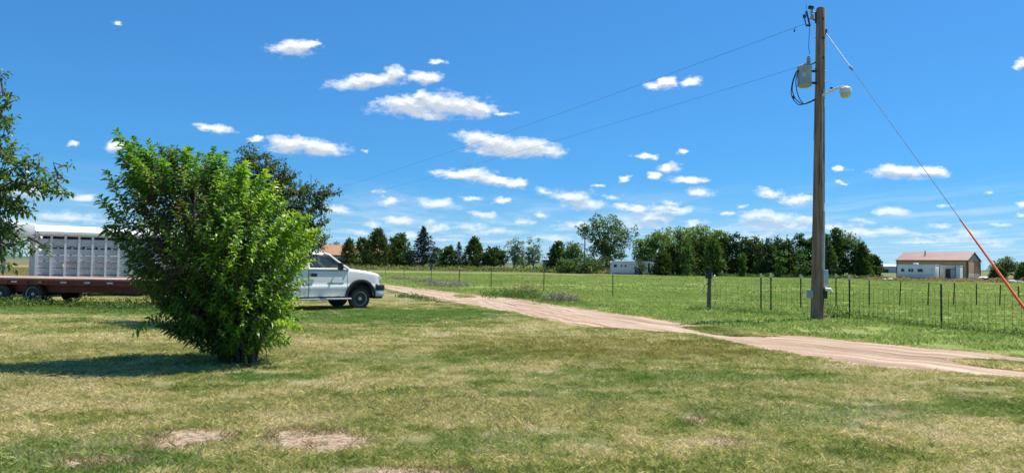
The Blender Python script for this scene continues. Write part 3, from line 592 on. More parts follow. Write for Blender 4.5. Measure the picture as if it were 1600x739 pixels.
mk(tree_broad, 804, 196, 372, 42, 'cottonwood_tree', 'silvery cottonwood with a ragged top, left one of the two thin trees', group=GL, mat='silver', n_clump=100, per=20, leaf=.42, blobs=SB, crad=.09)
mk(tree_broad, 834, 200, 366, 28, 'cottonwood_tree', 'narrow tree with a sparse upper crown and dense lower crown', group=GL, mat='silver', n_clump=90, per=18, leaf=.42, blobs=[(-.25, 0, .82, .2, .1), (.05, 0, .9, .15, .09), (.3, 0, .8, .12, .1), (0, 0, .45, .48, .28)], rb=.4, crad=.11)
mk(tree_broad, 818, 260, 398, 40, 'shrub', 'low dark bush behind the two thin cottonwoods', group=GL, cat='bush', mat='elm', n_clump=50, leaf=.5, rb=.2, trunk_h=.1)
GC = 'trees and bushes beside the far cottonwood'
mk(tree_cedar, 873, 172, 379, 38, 'cedar_tree', 'dark cedar leaning over the small grey shed', n=230, leaf=.5, power=.6, group=GC, mat='cedar', spires=2, ragged=.3)
mk(tree_broad, 896, 168, 379, 38, 'shade_tree', 'dense green tree between the dark cedar and far pole', group=GC, mat='elm', n_clump=90, leaf=.42, rb=.35, trunk_h=.15)
mk(tree_broad, 885, 156, 402, 34, 'shrub', 'rounded green bush in front of the dark cedar', cat='bush', group=GC, mat='elm', n_clump=80, per=22, leaf=.34, rb=.2, trunk_h=.1, blobs=[(0, 0, .45, .5, .5)])
mk(tree_broad, 916, 156, 398, 44, 'shrub', 'dark wide bush at the foot of the far pole', cat='bush', group=GC, mat='elm', n_clump=110, per=22, leaf=.34, rb=.08, trunk_h=.1, blobs=[(0, 0, .42, .5, .48), (.1, 0, .7, .25, .28)])
mk(tree_broad, 942, 160, 398, 34, 'shrub', 'very dark bush under the big cottonwood', cat='bush', group=GC, mat='cedar', n_clump=90, per=22, leaf=.36, rb=.2, trunk_h=.1, blobs=[(0, 0, .45, .5, .5)])
CW = [(-.38, 0, .70, .12, .12), (-.2, .05, .62, .16, .2), (-.14, 0, .86, .16, .12), (.02, 0, .9, .14, .09), (.05, .05, .55, .24, .26), (.2, .1, .78, .14, .12), (.38, 0, .72, .12, .11), (.3, 0, .52, .14, .12), (-.12, 0, .4, .2, .14), (.12, 0, .32, .2, .12), (.46, 0, .62, .06, .1)]
mk(tree_broad, 948, 165, 334, 98, 'cottonwood_tree', 'big open cottonwood with sky showing through its crown, tallest tree on the pasture edge', mat='elm', n_clump=340, per=26, leaf=.40, blobs=CW, crad=.045, rb=.38, limbs=26, trunk_h=.28)
GW = 'windbreak trees right of the mobile home'
E1 = [(0, 0, .5, .45, .45), (-.2, 0, .72, .25, .22), (.2, 0, .75, .25, .22), (0, 0, .88, .2, .12)]
for px, Y, top, w, lab, mt in [(1006, 178, 372, 40, 'small elm rising behind the roof of the mobile home', 'elm'), (1030, 172, 360, 52, 'pale elm at the left end of the windbreak', 'elm'), (1062, 176, 353, 56, 'light green elm left of the highest point of the windbreak', 'elm'),
        (1092, 170, 349, 56, 'light green elm forming the highest point of the windbreak', 'elm'), (1120, 176, 358, 44, 'light green elm on the right shoulder of the windbreak top', 'elm')]:
    mk(tree_broad, px, Y, top, w, 'elm_tree', lab, group=GW, mat=mt, n_clump=170, per=24, leaf=.46, blobs=E1, crad=.085, rb=.62, limbs=10)
ordw = ['first', 'second', 'third', 'fourth', 'fifth', 'sixth', 'seventh', 'eighth', 'ninth', 'tenth', 'eleventh', 'twelfth', 'thirteenth', 'fourteenth', 'fifteenth', 'sixteenth', 'seventeenth', 'eighteenth', 'nineteenth', 'twentieth']
tops = [(1034, 392), (1052, 384), (1068, 377), (1084, 374), (1100, 371), (1116, 369), (1133, 366), (1150, 367), (1166, 373), (1182, 371), (1198, 374), (1214, 371), (1232, 373), (1250, 370), (1268, 374)]
for i, (px, top) in enumerate(tops):
    mk(tree_cedar, px, 139 + random.uniform(-4, 5), top + random.uniform(-2, 1), random.uniform(31, 40), 'cedar_tree', 'dark cedar, %s from the left in the windbreak row between mobile home and pole' % ordw[i], n=190, per=9, leaf=.40, power=.42, group=GW, mat='cedar' if i % 3 else 'cedar_brown', spires=random.choice((2, 3, 4)), rb=random.uniform(.25, .5), ragged=.25)
for px, top, w, lab in [(1291, 368, 32, 'dark cedar directly behind the wooden utility pole'), (1306, 357, 34, 'tallest cedar just right of the wooden utility pole'), (1345, 381, 36, 'sloping dark cedar second from the right end of the windbreak'), (1362, 399, 28, 'low dark cedar ending the windbreak on the right')]:
    mk(tree_cedar, px, 134 + random.uniform(-3, 3), top, w, 'cedar_tree', lab, n=240, per=9, leaf=.4, power=.5, group=GW, mat='cedar', spires=3, rb=.38)
mk(tree_broad, 1326, 137, 362, 46, 'shade_tree', 'dense rounded green tree right of the utility pole', group=GW, mat='elm', n_clump=200, per=22, leaf=.34, rb=.22, blobs=[(0, 0, .5, .48, .45), (-.05, 0, .78, .3, .22)], trunk_h=.12)
for px, top, base, w, lab in [(1219, 388, 424, 26, 'bright green shrub lighting up the middle of the dark windbreak'), (1254, 388, 424, 24, 'bright green shrub just left of the utility pole in the windbreak'), (1074, 382, 424, 18, 'yellow-green shrub beneath the elms'), (1160, 396, 424, 14, 'olive shrub between dark windbreak cedars')]:
    mk(tree_broad, px, 131, top, w, 'shrub', lab, cat='bush', group=GW, mat='bright', n_clump=46, per=18, leaf=.34, rb=.3, blobs=[(0, 0, .78, .45, .22), (.1, 0, .5, .35, .3), (-.1, 0, .25, .4, .25)], trunk_h=.06, crad=.1)
mk(tree_broad, 1571, 125, 402, 44, 'elm_tree', 'round pale-topped tree right of the tan metal building', mat='silver', n_clump=150, per=22, leaf=.30, rb=.4, trunk_h=.15, crad=.1)
mk(tree_cedar, 1559, 119, 419, 24, 'cedar_tree', 'dark cedar crossed by the orange guy guard', n=200, leaf=.32, power=.4, mat='cedar', spires=3, rb=.4)
mk(tree_cedar, 1600, 116, 412, 26, 'cedar_tree', 'dark cedar at the right edge of the view', n=170, leaf=.32, power=.5, mat='cedar', spires=2)
mk(tree_broad, 1000, 146, 404, 18, 'shrub', 'small dark bush growing against the mobile home wall', cat='bush', mat='elm', n_clump=60, per=18, leaf=.26, rb=.1, blobs=[(0, 0, .45, .5, .48)], trunk_h=.08)
# brush strips (ground cover nobody could count)
def strip(name, label, pts, n, hgt, mat, L=.4, wd=1.0, cat='brush', W=.3, up=1.0, rb=.5):
    """loose stems and leaves scattered along a polyline on the ground"""
    P = [Vector(p) for p in pts]; seg = RS.randint(0, len(P) - 1, n); t = RS.rand(n)
    A = np.array([[p.x, p.y] for p in P]); q = A[seg] * (1 - t[:, None]) + A[seg + 1] * t[:, None] + RS.normal(0, wd * .4, (n, 2))
    hm = .35 + .65 * np.abs(np.sin(q[:, 0] * 1.7 + q[:, 1] * .9) * np.cos(q[:, 0] * .61 - q[:, 1] * .5))
    z = RS.rand(n) ** 1.4 * hgt * hm * .75
    pos = np.stack([q[:, 0], q[:, 1], z], 1); d = rv(n); d[:, 2] = np.abs(d[:, 2]) + up
    LL = L * RS.uniform(.6, 1.4, n); o = leaves(name, pos, d, LL, LL * W, .35, np.clip(RS.normal(rb, .25, n), 0, 1), M[mat], None, 2)
    tag(o, label, cat, kind='stuff'); return o
def gy(px, Y): q = at(px, 400, Y); return (q.x, q.y)
def v2(*a): return [Vector((*gy(px, Y), 0)) for px, Y in a]
strip('brush', 'rank olive brush along the foot of the far evergreens', v2((480, 172), (600, 170), (700, 172), (780, 176), (860, 172)), 3200, 1.2, 'drygrass', .7, 9)
strip('brush', 'green weeds growing below the far trees', v2((480, 172), (700, 172), (860, 172), (960, 156)), 7500, 1.7, 'weed', .7, 8, rb=.6)
strip('brush', 'dark weedy strip along the foot of the windbreak', v2((1020, 138), (1150, 134), (1260, 131), (1380, 126)), 4200, .9, 'weed', .5, 2.5, rb=.3)
strip('brush', 'pale weeds in front of the camper and metal building', v2((1372, 112), (1450, 107), (1530, 106), (1640, 104)), 5200, .7, 'drygrass', .4, 4)
strip('brush', 'green weeds beyond the far shed', v2((835, 185), (900, 160), (955, 156)), 2500, 1.2, 'drygrass', .5, 3)
# ------------------------------------------------------------------ far buildings
def windowpart(t, c, w, h, rz=0, mat='dark_glass'):
    rot = Matrix.Rotation(rz, 3, 'Z'); f = MB(); f.box(c, (w + .16, .06, h + .16), rot); fo = f.build('window', M['white_wall'], t)
    c2 = Vector(c) + rot @ Vector((0, -.045, 0)); one('box', (c2, (w, .04, h), rot), 'pane', M[mat], fo); return fo
def metal_building():
    c = at(1511, 437, 122); c.z = 0; th = R(45); t = thing('metal_building', 'tan steel building with a mauve roof behind the white camper', 'building', c, -th)
    Lg, W, E, Rg = 10.8, 8.6, 3.35, 4.75          # local x to the gable (right), y into the depth
    m = MB(); m.prism([(0, 0), (W, 0), (W, E), (W / 2, Rg), (0, E)], -Lg, 0, 'x'); m.build('wall', M['tan_wall'], t)
    r = MB()
    for s in (0, 1):
        y0, y1 = (-.25, W / 2) if s == 0 else (W + .25, W / 2); zz = E - .25 * (Rg - E) / (W / 2)
        vs = [(-Lg - .2, y0, zz + .05), (.2, y0, zz + .05), (.2, y1, Rg + .05), (-Lg - .2, y1, Rg + .05)]; r.add(vs + [(a, b, z + .1) for a, b, z in vs], [(0, 1, 2, 3), (7, 6, 5, 4), (0, 4, 5, 1), (1, 5, 6, 2), (2, 6, 7, 3), (3, 7, 4, 0)])
    ro = r.build('roof', M['mauve_roof'], t)
    one('tube', ([(-6.9, 2.2, E + .7), (-6.9, 2.2, Rg + .35)], .09, 8), 'vent_pipe', M['brown_trim'], ro)
    rb = MB()
    for i in range(40): rb.box((-Lg + .27 * i + .1, -.02, E / 2), (.05, .03, E - .02))
    for i in range(30): rb.box((.015, .29 * i + .2, E / 2 - .01), (.03, .05, E - .04))
    tag(rb.build('siding_rib', M['tan_wall'], t), kind='stuff')
    rr = MB()
    for i in range(26):
        x = -Lg + .43 * i; rr.tube([(x, -.25, E + .1), (x, W / 2, Rg + .17)], .03, 4)
    tag(rr.build('roof_rib', M['mauve_roof'], t), kind='stuff')
    for x, y in ((.03, .05), (-Lg, -.03), (.03, W - .05)): one('box', ((x, y, E / 2), (.16, .16, E)), 'corner_trim', M['brown_trim'], t)
    one('box', ((.06, 4.3, E / 2), (.06, .5, E - .05)), 'door_gap', M['brown_trim'], t)
    one('box', ((.09, 2.3, E / 2 - .1), (.08, 3.3, E - .3)), 'sliding_door', M['tan_wall'], t)
    e = MB(); e.tube([(.12, -.2, E - .02), (.12, W / 2, Rg + .06), (.12, W + .2, E - .02)], .09, 6); e.box((-Lg / 2, -.16, E - .02), (Lg, .1, .12)); e.build('eave_trim', M['brown_trim'], t)
metal_building()
def camper():
    Y = 111; c = at(1402, 437, Y); c.z = 0; t = thing('camper_trailer', 'long white travel trailer parked in front of the metal building', 'camper', c, R(-42)); t.scale = (.79, 1, 1)
    Lg, W = 6.45, 2.3
    m = MB(); m.prism([(.0, .45), (Lg, .45), (Lg + .02, 2.2), (Lg - .15, 2.42), (.15, 2.42), (0, 2.2)], 0, W); m.build('body', M['camper_side'], t, bevel=.05)
    one('box', ((Lg / 2, W / 2, 2.47), (Lg + .1, W + .1, .09)), 'roof', M['white_roof'], t)
    one('box', ((2.9, W / 2, 2.62), (.7, .6, .24)), 'roof_vent', M['white_roof'], t)
    one('box', ((Lg - .33, -.02, 1.35), (.62, .05, 1.7)), 'end_panel', M['white_wall'], t)
    for x, w in ((.95, .5), (2.15, .34), (2.62, .34), (3.95, .85)): windowpart(t, (x, -.02, 1.62), w, .42)
    for x in (2.6, 3.4):
        w = MB(); w.lathe([(.33, -.1), (.33, .1)], 16, Matrix.Translation((x, .25, .33)) @ Matrix.Rotation(R(90), 4, 'X')); w.build('wheel', M['tyre'], t)
    s = MB(); s.box((Lg / 2, -.012, .95), (Lg - .3, .03, .06)); s.build('stripe', M['grey_wall'], t)
    b = MB()
    for x in (.4, Lg - .4): b.box((x, .3, .2), (.25, .3, .5))
    tag(b.build('support_block', M['grey_wall'], t), kind='stuff')
camper()
def small_shed():
    Y = 110; c = at(1469, 437, Y); c.z = 0; t = thing('storage_shed', 'white open-fronted shed against the metal building', 'shed', c, R(-42)); t.scale = (.76, 1, 1)
    m = MB(); m.box((.45, .06, 1.15), (.9, .1, 2.3)); m.box((1.72, .06, 2.12), (1.65, .1, .36)); m.box((1.72, 1.9, 1.1), (3.4, .1, 2.2)); m.box((.05, 1, 1.1), (.1, 1.8, 2.2)); m.build('wall', M['grey_wall'], t); one('box', ((3.36, 1, 1.1), (.1, 1.8, 2.2)), 'end_wall', M['white_wall'], t)  # end wall coloured whiter than the others, as the sunlit end
    one('box', ((1.7, 1, 2.36), (3.5, 2.2, .1)), 'roof', M['white_roof'], t)
    one('box', ((2.22, .05, .95), (.85, .07, 1.85)), 'door', M['blue_grey_wall'], t)
    one('box', ((3.05, .02, 1.12), (.58, .14, 2.24)), 'lit_end_panel', M['white_wall'], t)  # white panel paints the sunlit end onto the front
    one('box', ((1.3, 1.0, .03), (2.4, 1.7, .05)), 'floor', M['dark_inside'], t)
small_shed()
def junk():
    c = at(1515, 437, 109); c.z = 0; t = thing('utility_rack', 'white tubular rack with a low box beside the metal building', 'rack', c)
    m = MB(); m.box((.45, 0, .45), (.9, .5, .75)); m.build('box', M['white_wall'], t, bevel=.03)
    p = MB(); p.tube([(.1, -.2, 0), (.1, -.2, 1.1), (1.3, -.2, 1.1), (1.3, -.2, 0)], .04, 6); p.tube([(.1, .3, 0), (.1, .3, 1.1), (1.3, .3, 1.1), (1.3, .3, 0)], .04, 6); p.build('frame', M['white_wall'], t)
    c = at(1536, 437, 110); c.z = 0; t = thing('propane_tank', 'white propane tank lying right of the rack', 'tank', c)
    m = MB(); m.lathe([(.02, -.75), (.22, -.7), (.32, -.5), (.32, .5), (.22, .7), (.02, .75)], 14, Matrix.Translation((0, 0, .5)) @ Matrix.Rotation(R(90), 4, 'Y')); m.build('tank', M['white_wall'], t, smooth=True)
    m = MB(); m.box((-.4, 0, .1), (.1, .4, .2)); m.box((.4, 0, .1), (.1, .4, .2)); tag(m.build('saddle', M['grey_wall'], t), kind='stuff')
    for k, (px, Y, w, lab) in enumerate([(1556, 106, 3.6, 'rusty heap of scrap left of the white stones'), (1586, 104, 2.4, 'low dark scrap heap at the far right')]):
        c = at(px, 437, Y); c.z = 0; m = MB()
        for i in range(26): m.box((random.uniform(-w / 2, w / 2), random.uniform(-.5, .5), random.uniform(.1, .55)), (random.uniform(.3, 1.3), random.uniform(.1, .4), random.uniform(.05, .3)), Matrix.Rotation(random.uniform(-.5, .5), 3, 'Y') @ Matrix.Rotation(random.uniform(-1, 1), 3, 'Z'))
        o = m.build('scrap_heap', M['rust']); o.location = c; tag(o, lab, 'scrap heap', 'scrap beside the metal building')
    rocks = [(1583, 103, .55, 'largest pale stone beside the scrap heap'), (1391, 108, .4, 'pale stone left of the camper'), (1382, 109, .3, 'small pale stone at the left of the camper'), (1593, 102, .4, 'pale stone at the right edge')]
    for px, Y, r, lab in rocks:
        c = at(px, 437, Y); bm = bmesh.new(); bmesh.ops.create_icosphere(bm, subdivisions=2, radius=r)
        for v in bm.verts: v.co *= random.uniform(.8, 1.15); v.co.z = max(-.1, v.co.z * .7 + .1); v.co.x *= 1.3
        me = bpy.data.meshes.new('rock'); bm.to_mesh(me); bm.free(); me.materials.append(M['stone']); o = bpy.data.objects.new('rock', me); COL.objects.link(o); o.location = (c.x, c.y, .05); tag(o, lab, 'rock', 'pale stones near the metal building')
    c = at(1386, 420, 420); c.z = 0; t = thing('far_barn', 'long low blue-grey barn on the horizon left of the metal building', 'barn', c)
    one('box', ((3, 0, 1.9), (26, 9, 3.8)), 'wall', M['far_steel'], t)
    m = MB(); m.prism([(-4.8, 3.75), (4.8, 3.75), (0, 5.0)], -10.3, 16.3, 'x'); m.build('roof', M['far_steel'], t)
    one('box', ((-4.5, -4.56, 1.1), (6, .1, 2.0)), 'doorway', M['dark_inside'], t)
junk()
def mobile_home():
    Y = 150; c = at(955, 428, Y); c.z = 0; t = thing('mobile_home', 'small pale grey mobile home left of the windbreak', 'mobile home', c, R(-2))
    Lg = 9.4; m = MB(); m.prism([(0, .3), (Lg, .3), (Lg, 2.5), (.1, 2.5)], 0, 3); m.build('body', M['camper_side'], t)
    m = MB(); m.prism([(-.08, 2.5), (Lg + .08, 2.5), (Lg - .1, 2.72), (.2, 2.72)], -.1, 3.1); m.build('roof', M['white_roof'], t)
    one('box', ((Lg / 2, .1, .15), (Lg - .1, .1, .33)), 'skirting', M['grey_wall'], t)
    for x, w, h in ((.8, .6, .55), (2.1, .3, .3), (2.9, .32, .38)): windowpart(t, (x, -.02, 1.75), w, h)
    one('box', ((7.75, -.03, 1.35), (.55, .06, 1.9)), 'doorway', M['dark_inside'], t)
    one('box', ((8.15, -.25, 1.3), (.7, .05, 1.8), Matrix.Rotation(R(-35), 3, 'Z')), 'door', M['white_wall'], t)
    s = MB()
    for i in range(34): s.box((.28 * i + .1, -.008, 1.4), (.03, .02, 2.1))
    tag(s.build('siding_rib', M['camper_side'], t), kind='stuff')
    one('box', ((7.9, -.6, .15), (1.0, .9, .3)), 'step', M['post_wood'], t)
    c = at(1030, 428, 147); c.z = 0; t = thing('propane_tank', 'small white tank beside the right end of the mobile home', 'tank', c)
    m = MB(); m.lathe([(.02, -.65), (.2, -.6), (.27, -.45), (.27, .45), (.2, .6), (.02, .65)], 12, Matrix.Translation((0, 0, .42)) @ Matrix.Rotation(R(90), 4, 'Y')); m.build('tank', M['white_wall'], t, smooth=True)
    m = MB(); m.box((-.35, 0, .08), (.1, .3, .16)); m.box((.35, 0, .08), (.1, .3, .16)); tag(m.build('saddle', M['grey_wall'], t), kind='stuff')
mobile_home()
def farmhouse():
    Y = 212; c = at(500, 418, Y); c.z = 0; t = thing('farmhouse', 'low farmhouse with orange-tan roof and blue-grey wall behind the pickup', 'house', c, R(1))
    k = Y / F; Lg = 100 * k; E = at(560, 399.5, Y).z; Rg = at(560, 383, Y + 5).z
    one('box', ((Lg / 2, 4.5, E / 2), (Lg, 9, E)), 'wall', M['blue_grey_wall'], t)
    m = MB(); m.prism([(-.6, E + .02), (9.6, E + .02), (4.5, Rg)], -.4, Lg * .9, 'x'); m.build('roof', M['orange_roof'], t)
    m = MB(); m.box((Lg * .45, -.5, E - .02), (Lg * .9 + .5, .12, .28)); m.build('eave_trim', M['brown_trim'], t)
    for x in (.44, .6, .74, .88): windowpart(t, (Lg * x, -.02, E * .55), 1.0, .9)
    one('box', ((Lg - .15, -.05, E / 2), (.35, .12, E)), 'corner_trim', M['white_wall'], t)
    Y = 208; c = at(622, 418, Y); c.z = 0; t = thing('shed', 'small shed with red end and cream side below the tall spruce', 'shed', c)
    one('box', ((1.7, 1.5, .95), (3.4, 3, 1.9)), 'red_wall', M['barn_red'], t); one('box', ((5.3, 1.5, .85), (3.75, 2.9, 1.7)), 'cream_wall', M['cream'], t)
    m = MB(); m.prism([(-.2, 1.9), (3.2, 1.9), (1.5, 2.5)], -.1, 7.3, 'x'); m.build('roof', M['grey_wall'], t)
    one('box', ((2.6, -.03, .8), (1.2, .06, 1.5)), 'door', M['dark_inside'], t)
    Y = 174; c = at(849, 419, Y); c.z = 0; t = thing('shed', 'dark grey shed peeking out left of the leaning cedar', 'shed', c)
    h = at(849, 408, Y).z; one('box', ((1.8, 1.5, h / 2), (3.6, 3, h)), 'wall', M['blue_grey_wall'], t)
    m = MB(); m.prism([(-.3, h), (3.9, h), (3.9, h + .18), (-.3, h + .3)], -.2, 3.2); m.build('roof', M['brown_trim'], t); one('box', ((1.2, -.03, h * .4), (.9, .05, h * .75)), 'door', M['grey_wall'], t)
farmhouse()
def far_pole(px, Y, top, lab, cross=True):
    c = at(px, 420, Y); h = at(px, top, Y).z; c.z = 0; t = thing('utility_pole', lab, 'utility pole', c)
    one('tube', ([(0, 0, -.5), (0, 0, h)], [.17, .11], 8), 'pole', M['bark_grey'], t)
    if cross: one('box', ((0, -.1, h - .6), (1.2, .1, .12)), 'crossarm', M['bark_grey'], t)
    return t
far_pole(913.5, 154, 361, 'distant bare pole standing in front of the big cottonwood')
# ------------------------------------------------------------------ utility pole with its gear
PB = gnd(1277, 500); PY = PB.y; PTOP = at(1282.5, 13, PY)
def pole():
    t = thing('utility_pole', 'tall weathered wooden utility pole standing beside the gravel road', 'utility pole', PB)
    top = PTOP - PB; Hh = top.z
    def ax(z): return Vector((top.x * z / Hh, 0, z))
    pts = [ax(z) for z in (-.6, 0, 1, 2.5, 4, 5.5, 7, 8.5, Hh - .03, Hh)]; rad = [.205, .20, .19, .18, .17, .16, .15, .143, .138, .118]
    m = MB(); m.tube(pts, rad, 22); o = m.build('pole_shaft', M['wood_pole'], t, smooth=True)
    # weathered cracks as long thin slivers
    cr = MB()
    for i in range(34):
        a = random.uniform(0, 6.28); z = random.uniform(.3, Hh - 1.8); l = random.uniform(.4, 1.5); r = .2 - .062 * z / Hh
        p0 = ax(z) + Vector((math.cos(a), math.sin(a), 0)) * (r + .001); p1 = ax(z + l) + Vector((math.cos(a + .05), math.sin(a + .05), 0)) * (r - .004 - .006 * l)
        cr.tube([p0, p1], [.005, .003], 4)
    tag(cr.build('crack', M['dark_metal'], t), kind='stuff')
    def P(px, py, dy=0.0): q = at(px, py, PY + dy); return q - PB
    # cutout fuse, arrester and bracket
    b = MB(); b.tube([P(1278, 22), P(1268, 18.5)], .022, 6); b.tube([P(1278, 34), P(1266, 29)], .022, 6); b.box(P(1276, 28), (.10, .05, .36)); b.build('bracket', M['dark_metal'], t)
    b = MB(); b.lathe([(.03, 0), (.05, .03), (.035, .06), (.055, .1), (.035, .13), (.055, .17), (.035, .2), (.05, .24), (.03, .3)], 12, Matrix.Translation(P(1269.5, 31)) @ Matrix.Rotation(R(-5), 4, 'Y')); b.build('insulator', M['porcelain'], t, smooth=True)
    b = MB(); b.box(P(1267, 12.5), (.16, .10, .10), Matrix.Rotation(R(12), 3, 'Y')); b.build('arrester_cap', M['dark_metal'], t, bevel=.012)
    b = MB(); b.tube([P(1260.5, 20), P(1265.5, 41)], .028, 8); b.tube([P(1256, 25), P(1259.5, 40), P(1265.5, 41)], .018, 6); b.box(P(1257, 26), (.09, .06, .10)); b.box(P(1263, 40.5), (.13, .06, .05)); b.box(P(1260, 20), (.06, .05, .07)); b.build('fuse_cutout', M['dark_metal'], t)
    b = MB(); b.tube([P(1269, 30), P(1264, 31)], .02, 6); b.build('cutout_arm', M['galv'], t)
    one('tube', ([P(1260, 21), P(1259.5, 14), P(1260, 8)], .006, 5), 'jumper_wire', M['cable'], t)
    one('tube', ([P(1265.5, 42), P(1264, 62), P(1263.5, 75), P(1265, 85)], .009, 6), 'jumper_wire', M['cable'], t)
    b = MB(); b.tube([P(1241.5, 47), P(1241, 50)], [.02, .03], 8); b.tube([P(1243, 42), P(1241.3, 47)], .008, 5); b.build('wire_clamp', M['dark_metal'], t)
    # transformer
    c = P(1257, 137, -.1); rr = .215; zt = P(1257, 103.5).z; zb = P(1257, 137.5).z
    pr = [(.17, 0), (rr, .02), (rr + .008, .05), (rr, .08), (rr, zt - zb - .14), (rr + .012, zt - zb - .13), (rr + .012, zt - zb - .06), (rr - .02, zt - zb - .04), (.10, zt - zb + .02), (.0001, zt - zb + .03)]
    b = MB(); b.lathe(pr, 30, Matrix.Translation((c.x, c.y, zb))); tr = b.build('transformer', M['grey_paint'], t, smooth=True)
    b = MB(); b.lathe([(.055, 0), (.075, .04), (.05, .07), (.075, .11), (.05, .14), (.07, .18), (.045, .22), (.055, .27), (.02, .31)], 14, Matrix.Translation((c.x + .13, c.y, zt - zb - .02 + zb)))
    b.build('bushing', M['porcelain'], tr, smooth=True)
    b = MB(); b.box((c.x - .08, c.y - rr - .004, zb + .33), (.14, .01, .16)); b.build('label_plate', M['galv'], tr)
    for pz in (.14, .52):
        b = MB(); b.box((c.x + rr + .07, c.y + .04, zb + pz), (.22, .06, .07)); b.build('hanger', M['dark_metal'], tr)
    one('box', ((c.x - rr + .01, c.y - .04, zt - .22), (.09, .08, .06)), 'terminal', M['dark_metal'], tr)
    b = MB(); b.tube([P(1274, 98), P(1266, 102)], .02, 6); b.build('support_rod', M['dark_metal'], tr)
    # drooping service leads
    for pp in ([(1244, 112), (1238, 130), (1236.5, 148), (1243, 160), (1252, 164), (1273, 156)], [(1245.5, 114), (1240, 126), (1238, 142), (1244, 156), (1256, 163), (1273, 157)], [(1246.5, 116), (1243.5, 128), (1246, 146), (1253, 160), (1262, 161), (1273, 155)]):
        pl = [P(a, b_, -.12 if i < 5 else -.05) for i, (a, b_) in enumerate(pp)]
        q = []
        for i in range(len(pl) - 1):
            p0, p1, p2, p3 = pl[max(i - 1, 0)], pl[i], pl[i + 1], pl[min(i + 2, len(pl) - 1)]
            for s in range(6):
                u = s / 6; q.append(.5 * ((2 * p1) + (p2 - p0) * u + (2 * p0 - 5 * p1 + 4 * p2 - p3) * u * u + (3 * p1 - p0 - 3 * p2 + p3) * u ** 3))
        q.append(pl[-1]); one('tube', (q, .014, 6), 'service_lead', M['cable'], t, smooth=True)
    one('tube', ([P(1238.5, 150), P(1240.5, 155)], .028, 8), 'splice', M['dark_metal'], t)
    # yard light
    la = [(1286, 149), (1296, 144.5), (1307, 138.5), (1317, 135.5), (1324, 135.5)]; q = [P(a, b_, -.15 - .1 * i) for i, (a, b_) in enumerate(la)]; q[0] = P(1285, 149, -.12)
    lt = one('tube', (q, [.045, .042, .038, .034, .034], 10), 'lamp_arm', M['white_plastic'], t, smooth=True)
    one('box', (P(1287, 148, -.13), (.06, .10, .30)), 'arm_plate', M['galv'], lt)
    e = P(1321, 152, -.5); b = MB(); b.lathe([(.13, .30), (.165, .27), (.17, .22), (.175, .14), (.15, .13)][::-1], 22, Matrix.Translation((e.x, e.y, e.z))); b.build('lamp_head', M['white_plastic'], lt, smooth=True)
    b = MB(); b.lathe([(.10, -.02), (.135, .01), (.15, .05), (.158, .14)], 22, Matrix.Translation((e.x, e.y, e.z))); b.build('lamp_lens', M['lamp_glass'], lt, smooth=True)
    b = MB(); b.lathe([(.035, .29), (.035, .36), (.02, .38)], 12, Matrix.Translation((e.x + .02, e.y, e.z))); b.build('photocell', M['dark_metal'], lt, smooth=True)
    one('box', (P(1299, 138, -.22), (.07, .05, .05)), 'arm_clip', M['dark_metal'], lt)
    # small bolts and steps
    for px, py in ((1289.5, 112), (1289.5, 127), (1275.5, 52), (1274.5, 60), (1274, 108), (1275, 120)):
        q = P(px, py); s = 1 if px > 1282 else -1; one('tube', ([q - Vector((s * .14, 0, 0)), q + Vector((s * .02, 0, 0))], .012, 6), 'bolt', M['dark_metal'], t)
    for py in (30, 60, 91, 145): q = P(1286, py, -.13); one('box', (q, (.05, .05, .07)), 'knot', M['dark_metal'], t)
    # conduit, meter base and boxes at the foot
    x = P(1288, 440).x
    one('tube', ([P(1287.5, 330, -.14), P(1286.8, 423, -.14)], .035, 10), 'conduit', M['galv'], t, smooth=True)
    one('tube', ([P(1284.5, 150, -.15), P(1286, 330, -.16)], .012, 6), 'ground_wire', M['galv'], t)
    b = MB(); q = P(1289, 435.5, -.1); b.box(q, (.16, .16, .56)); b.build('meter_box', M['galv'], t, bevel=.015)
    b = MB(); q = P(1288.5, 459, -.12); b.box(q, (.13, .14, .30)); b.build('switch_box', M['dark_metal'], t, bevel=.012)
    b = MB(); q = P(1289.5, 452, -.25); b.tube([q, q + Vector((.14, -.02, -.0)), q + Vector((.2, -.03, -.09))], [.05, .055, .04], 10); b.build('outlet_cover', M['white_plastic'], t, smooth=True)
    b = MB(); q = P(1265.5, 459.5, -.08); b.box(q, (.17, .14, .24)); b.build('junction_box', M['blue_grey_wall'], t, bevel=.012)
    one('tube', ([P(1287, 467, -.15), P(1285, 482, -.16), P(1283, 500, -.17)], .018, 8), 'lower_conduit', M['dark_metal'], t)
    one('box', (P(1284.5, 390, -.17), (.02, .03, 1.2)), 'pale_batten', M['galv'], t)
pole()
# wires run away from the pole to the far left; the guy comes back towards the right
def sag(a, b, s, n=40):
    return [a.lerp(b, i / n) + Vector((0, 0, -4 * s * (i / n) * (1 - i / n))) for i in range(n + 1)]
NP = Vector((-43, 112, 0))
w1 = at(1258, 38, PY); w2 = at(1245, 106, PY)
tag(one('tube', (sag(w1, NP + Vector((0, 0, 9.0)), .9), .0055, 5), 'power_line', M['alu_wire']), 'upper overhead line running from the pole top to the far left', 'power line', 'overhead lines')
tag(one('tube', (sag(w2, NP + Vector((.1, 0, 7.6)), .75), .0045, 5), 'power_line', M['alu_wire']), 'lower overhead line leaving the pole at the transformer', 'power line', 'overhead lines')
g0 = at(1289, 50, PY); ga = at(1650, 561.5, 14.8); ga.z = 0
tg = thing('guy_wire', 'slanting guy wire with an orange lower guard', 'guy wire', ga)
def gp(f): return g0.lerp(ga, f) - ga
one('tube', ([gp(0), gp(1)], .008, 6), 'strand', M['guy_wire'], tg)
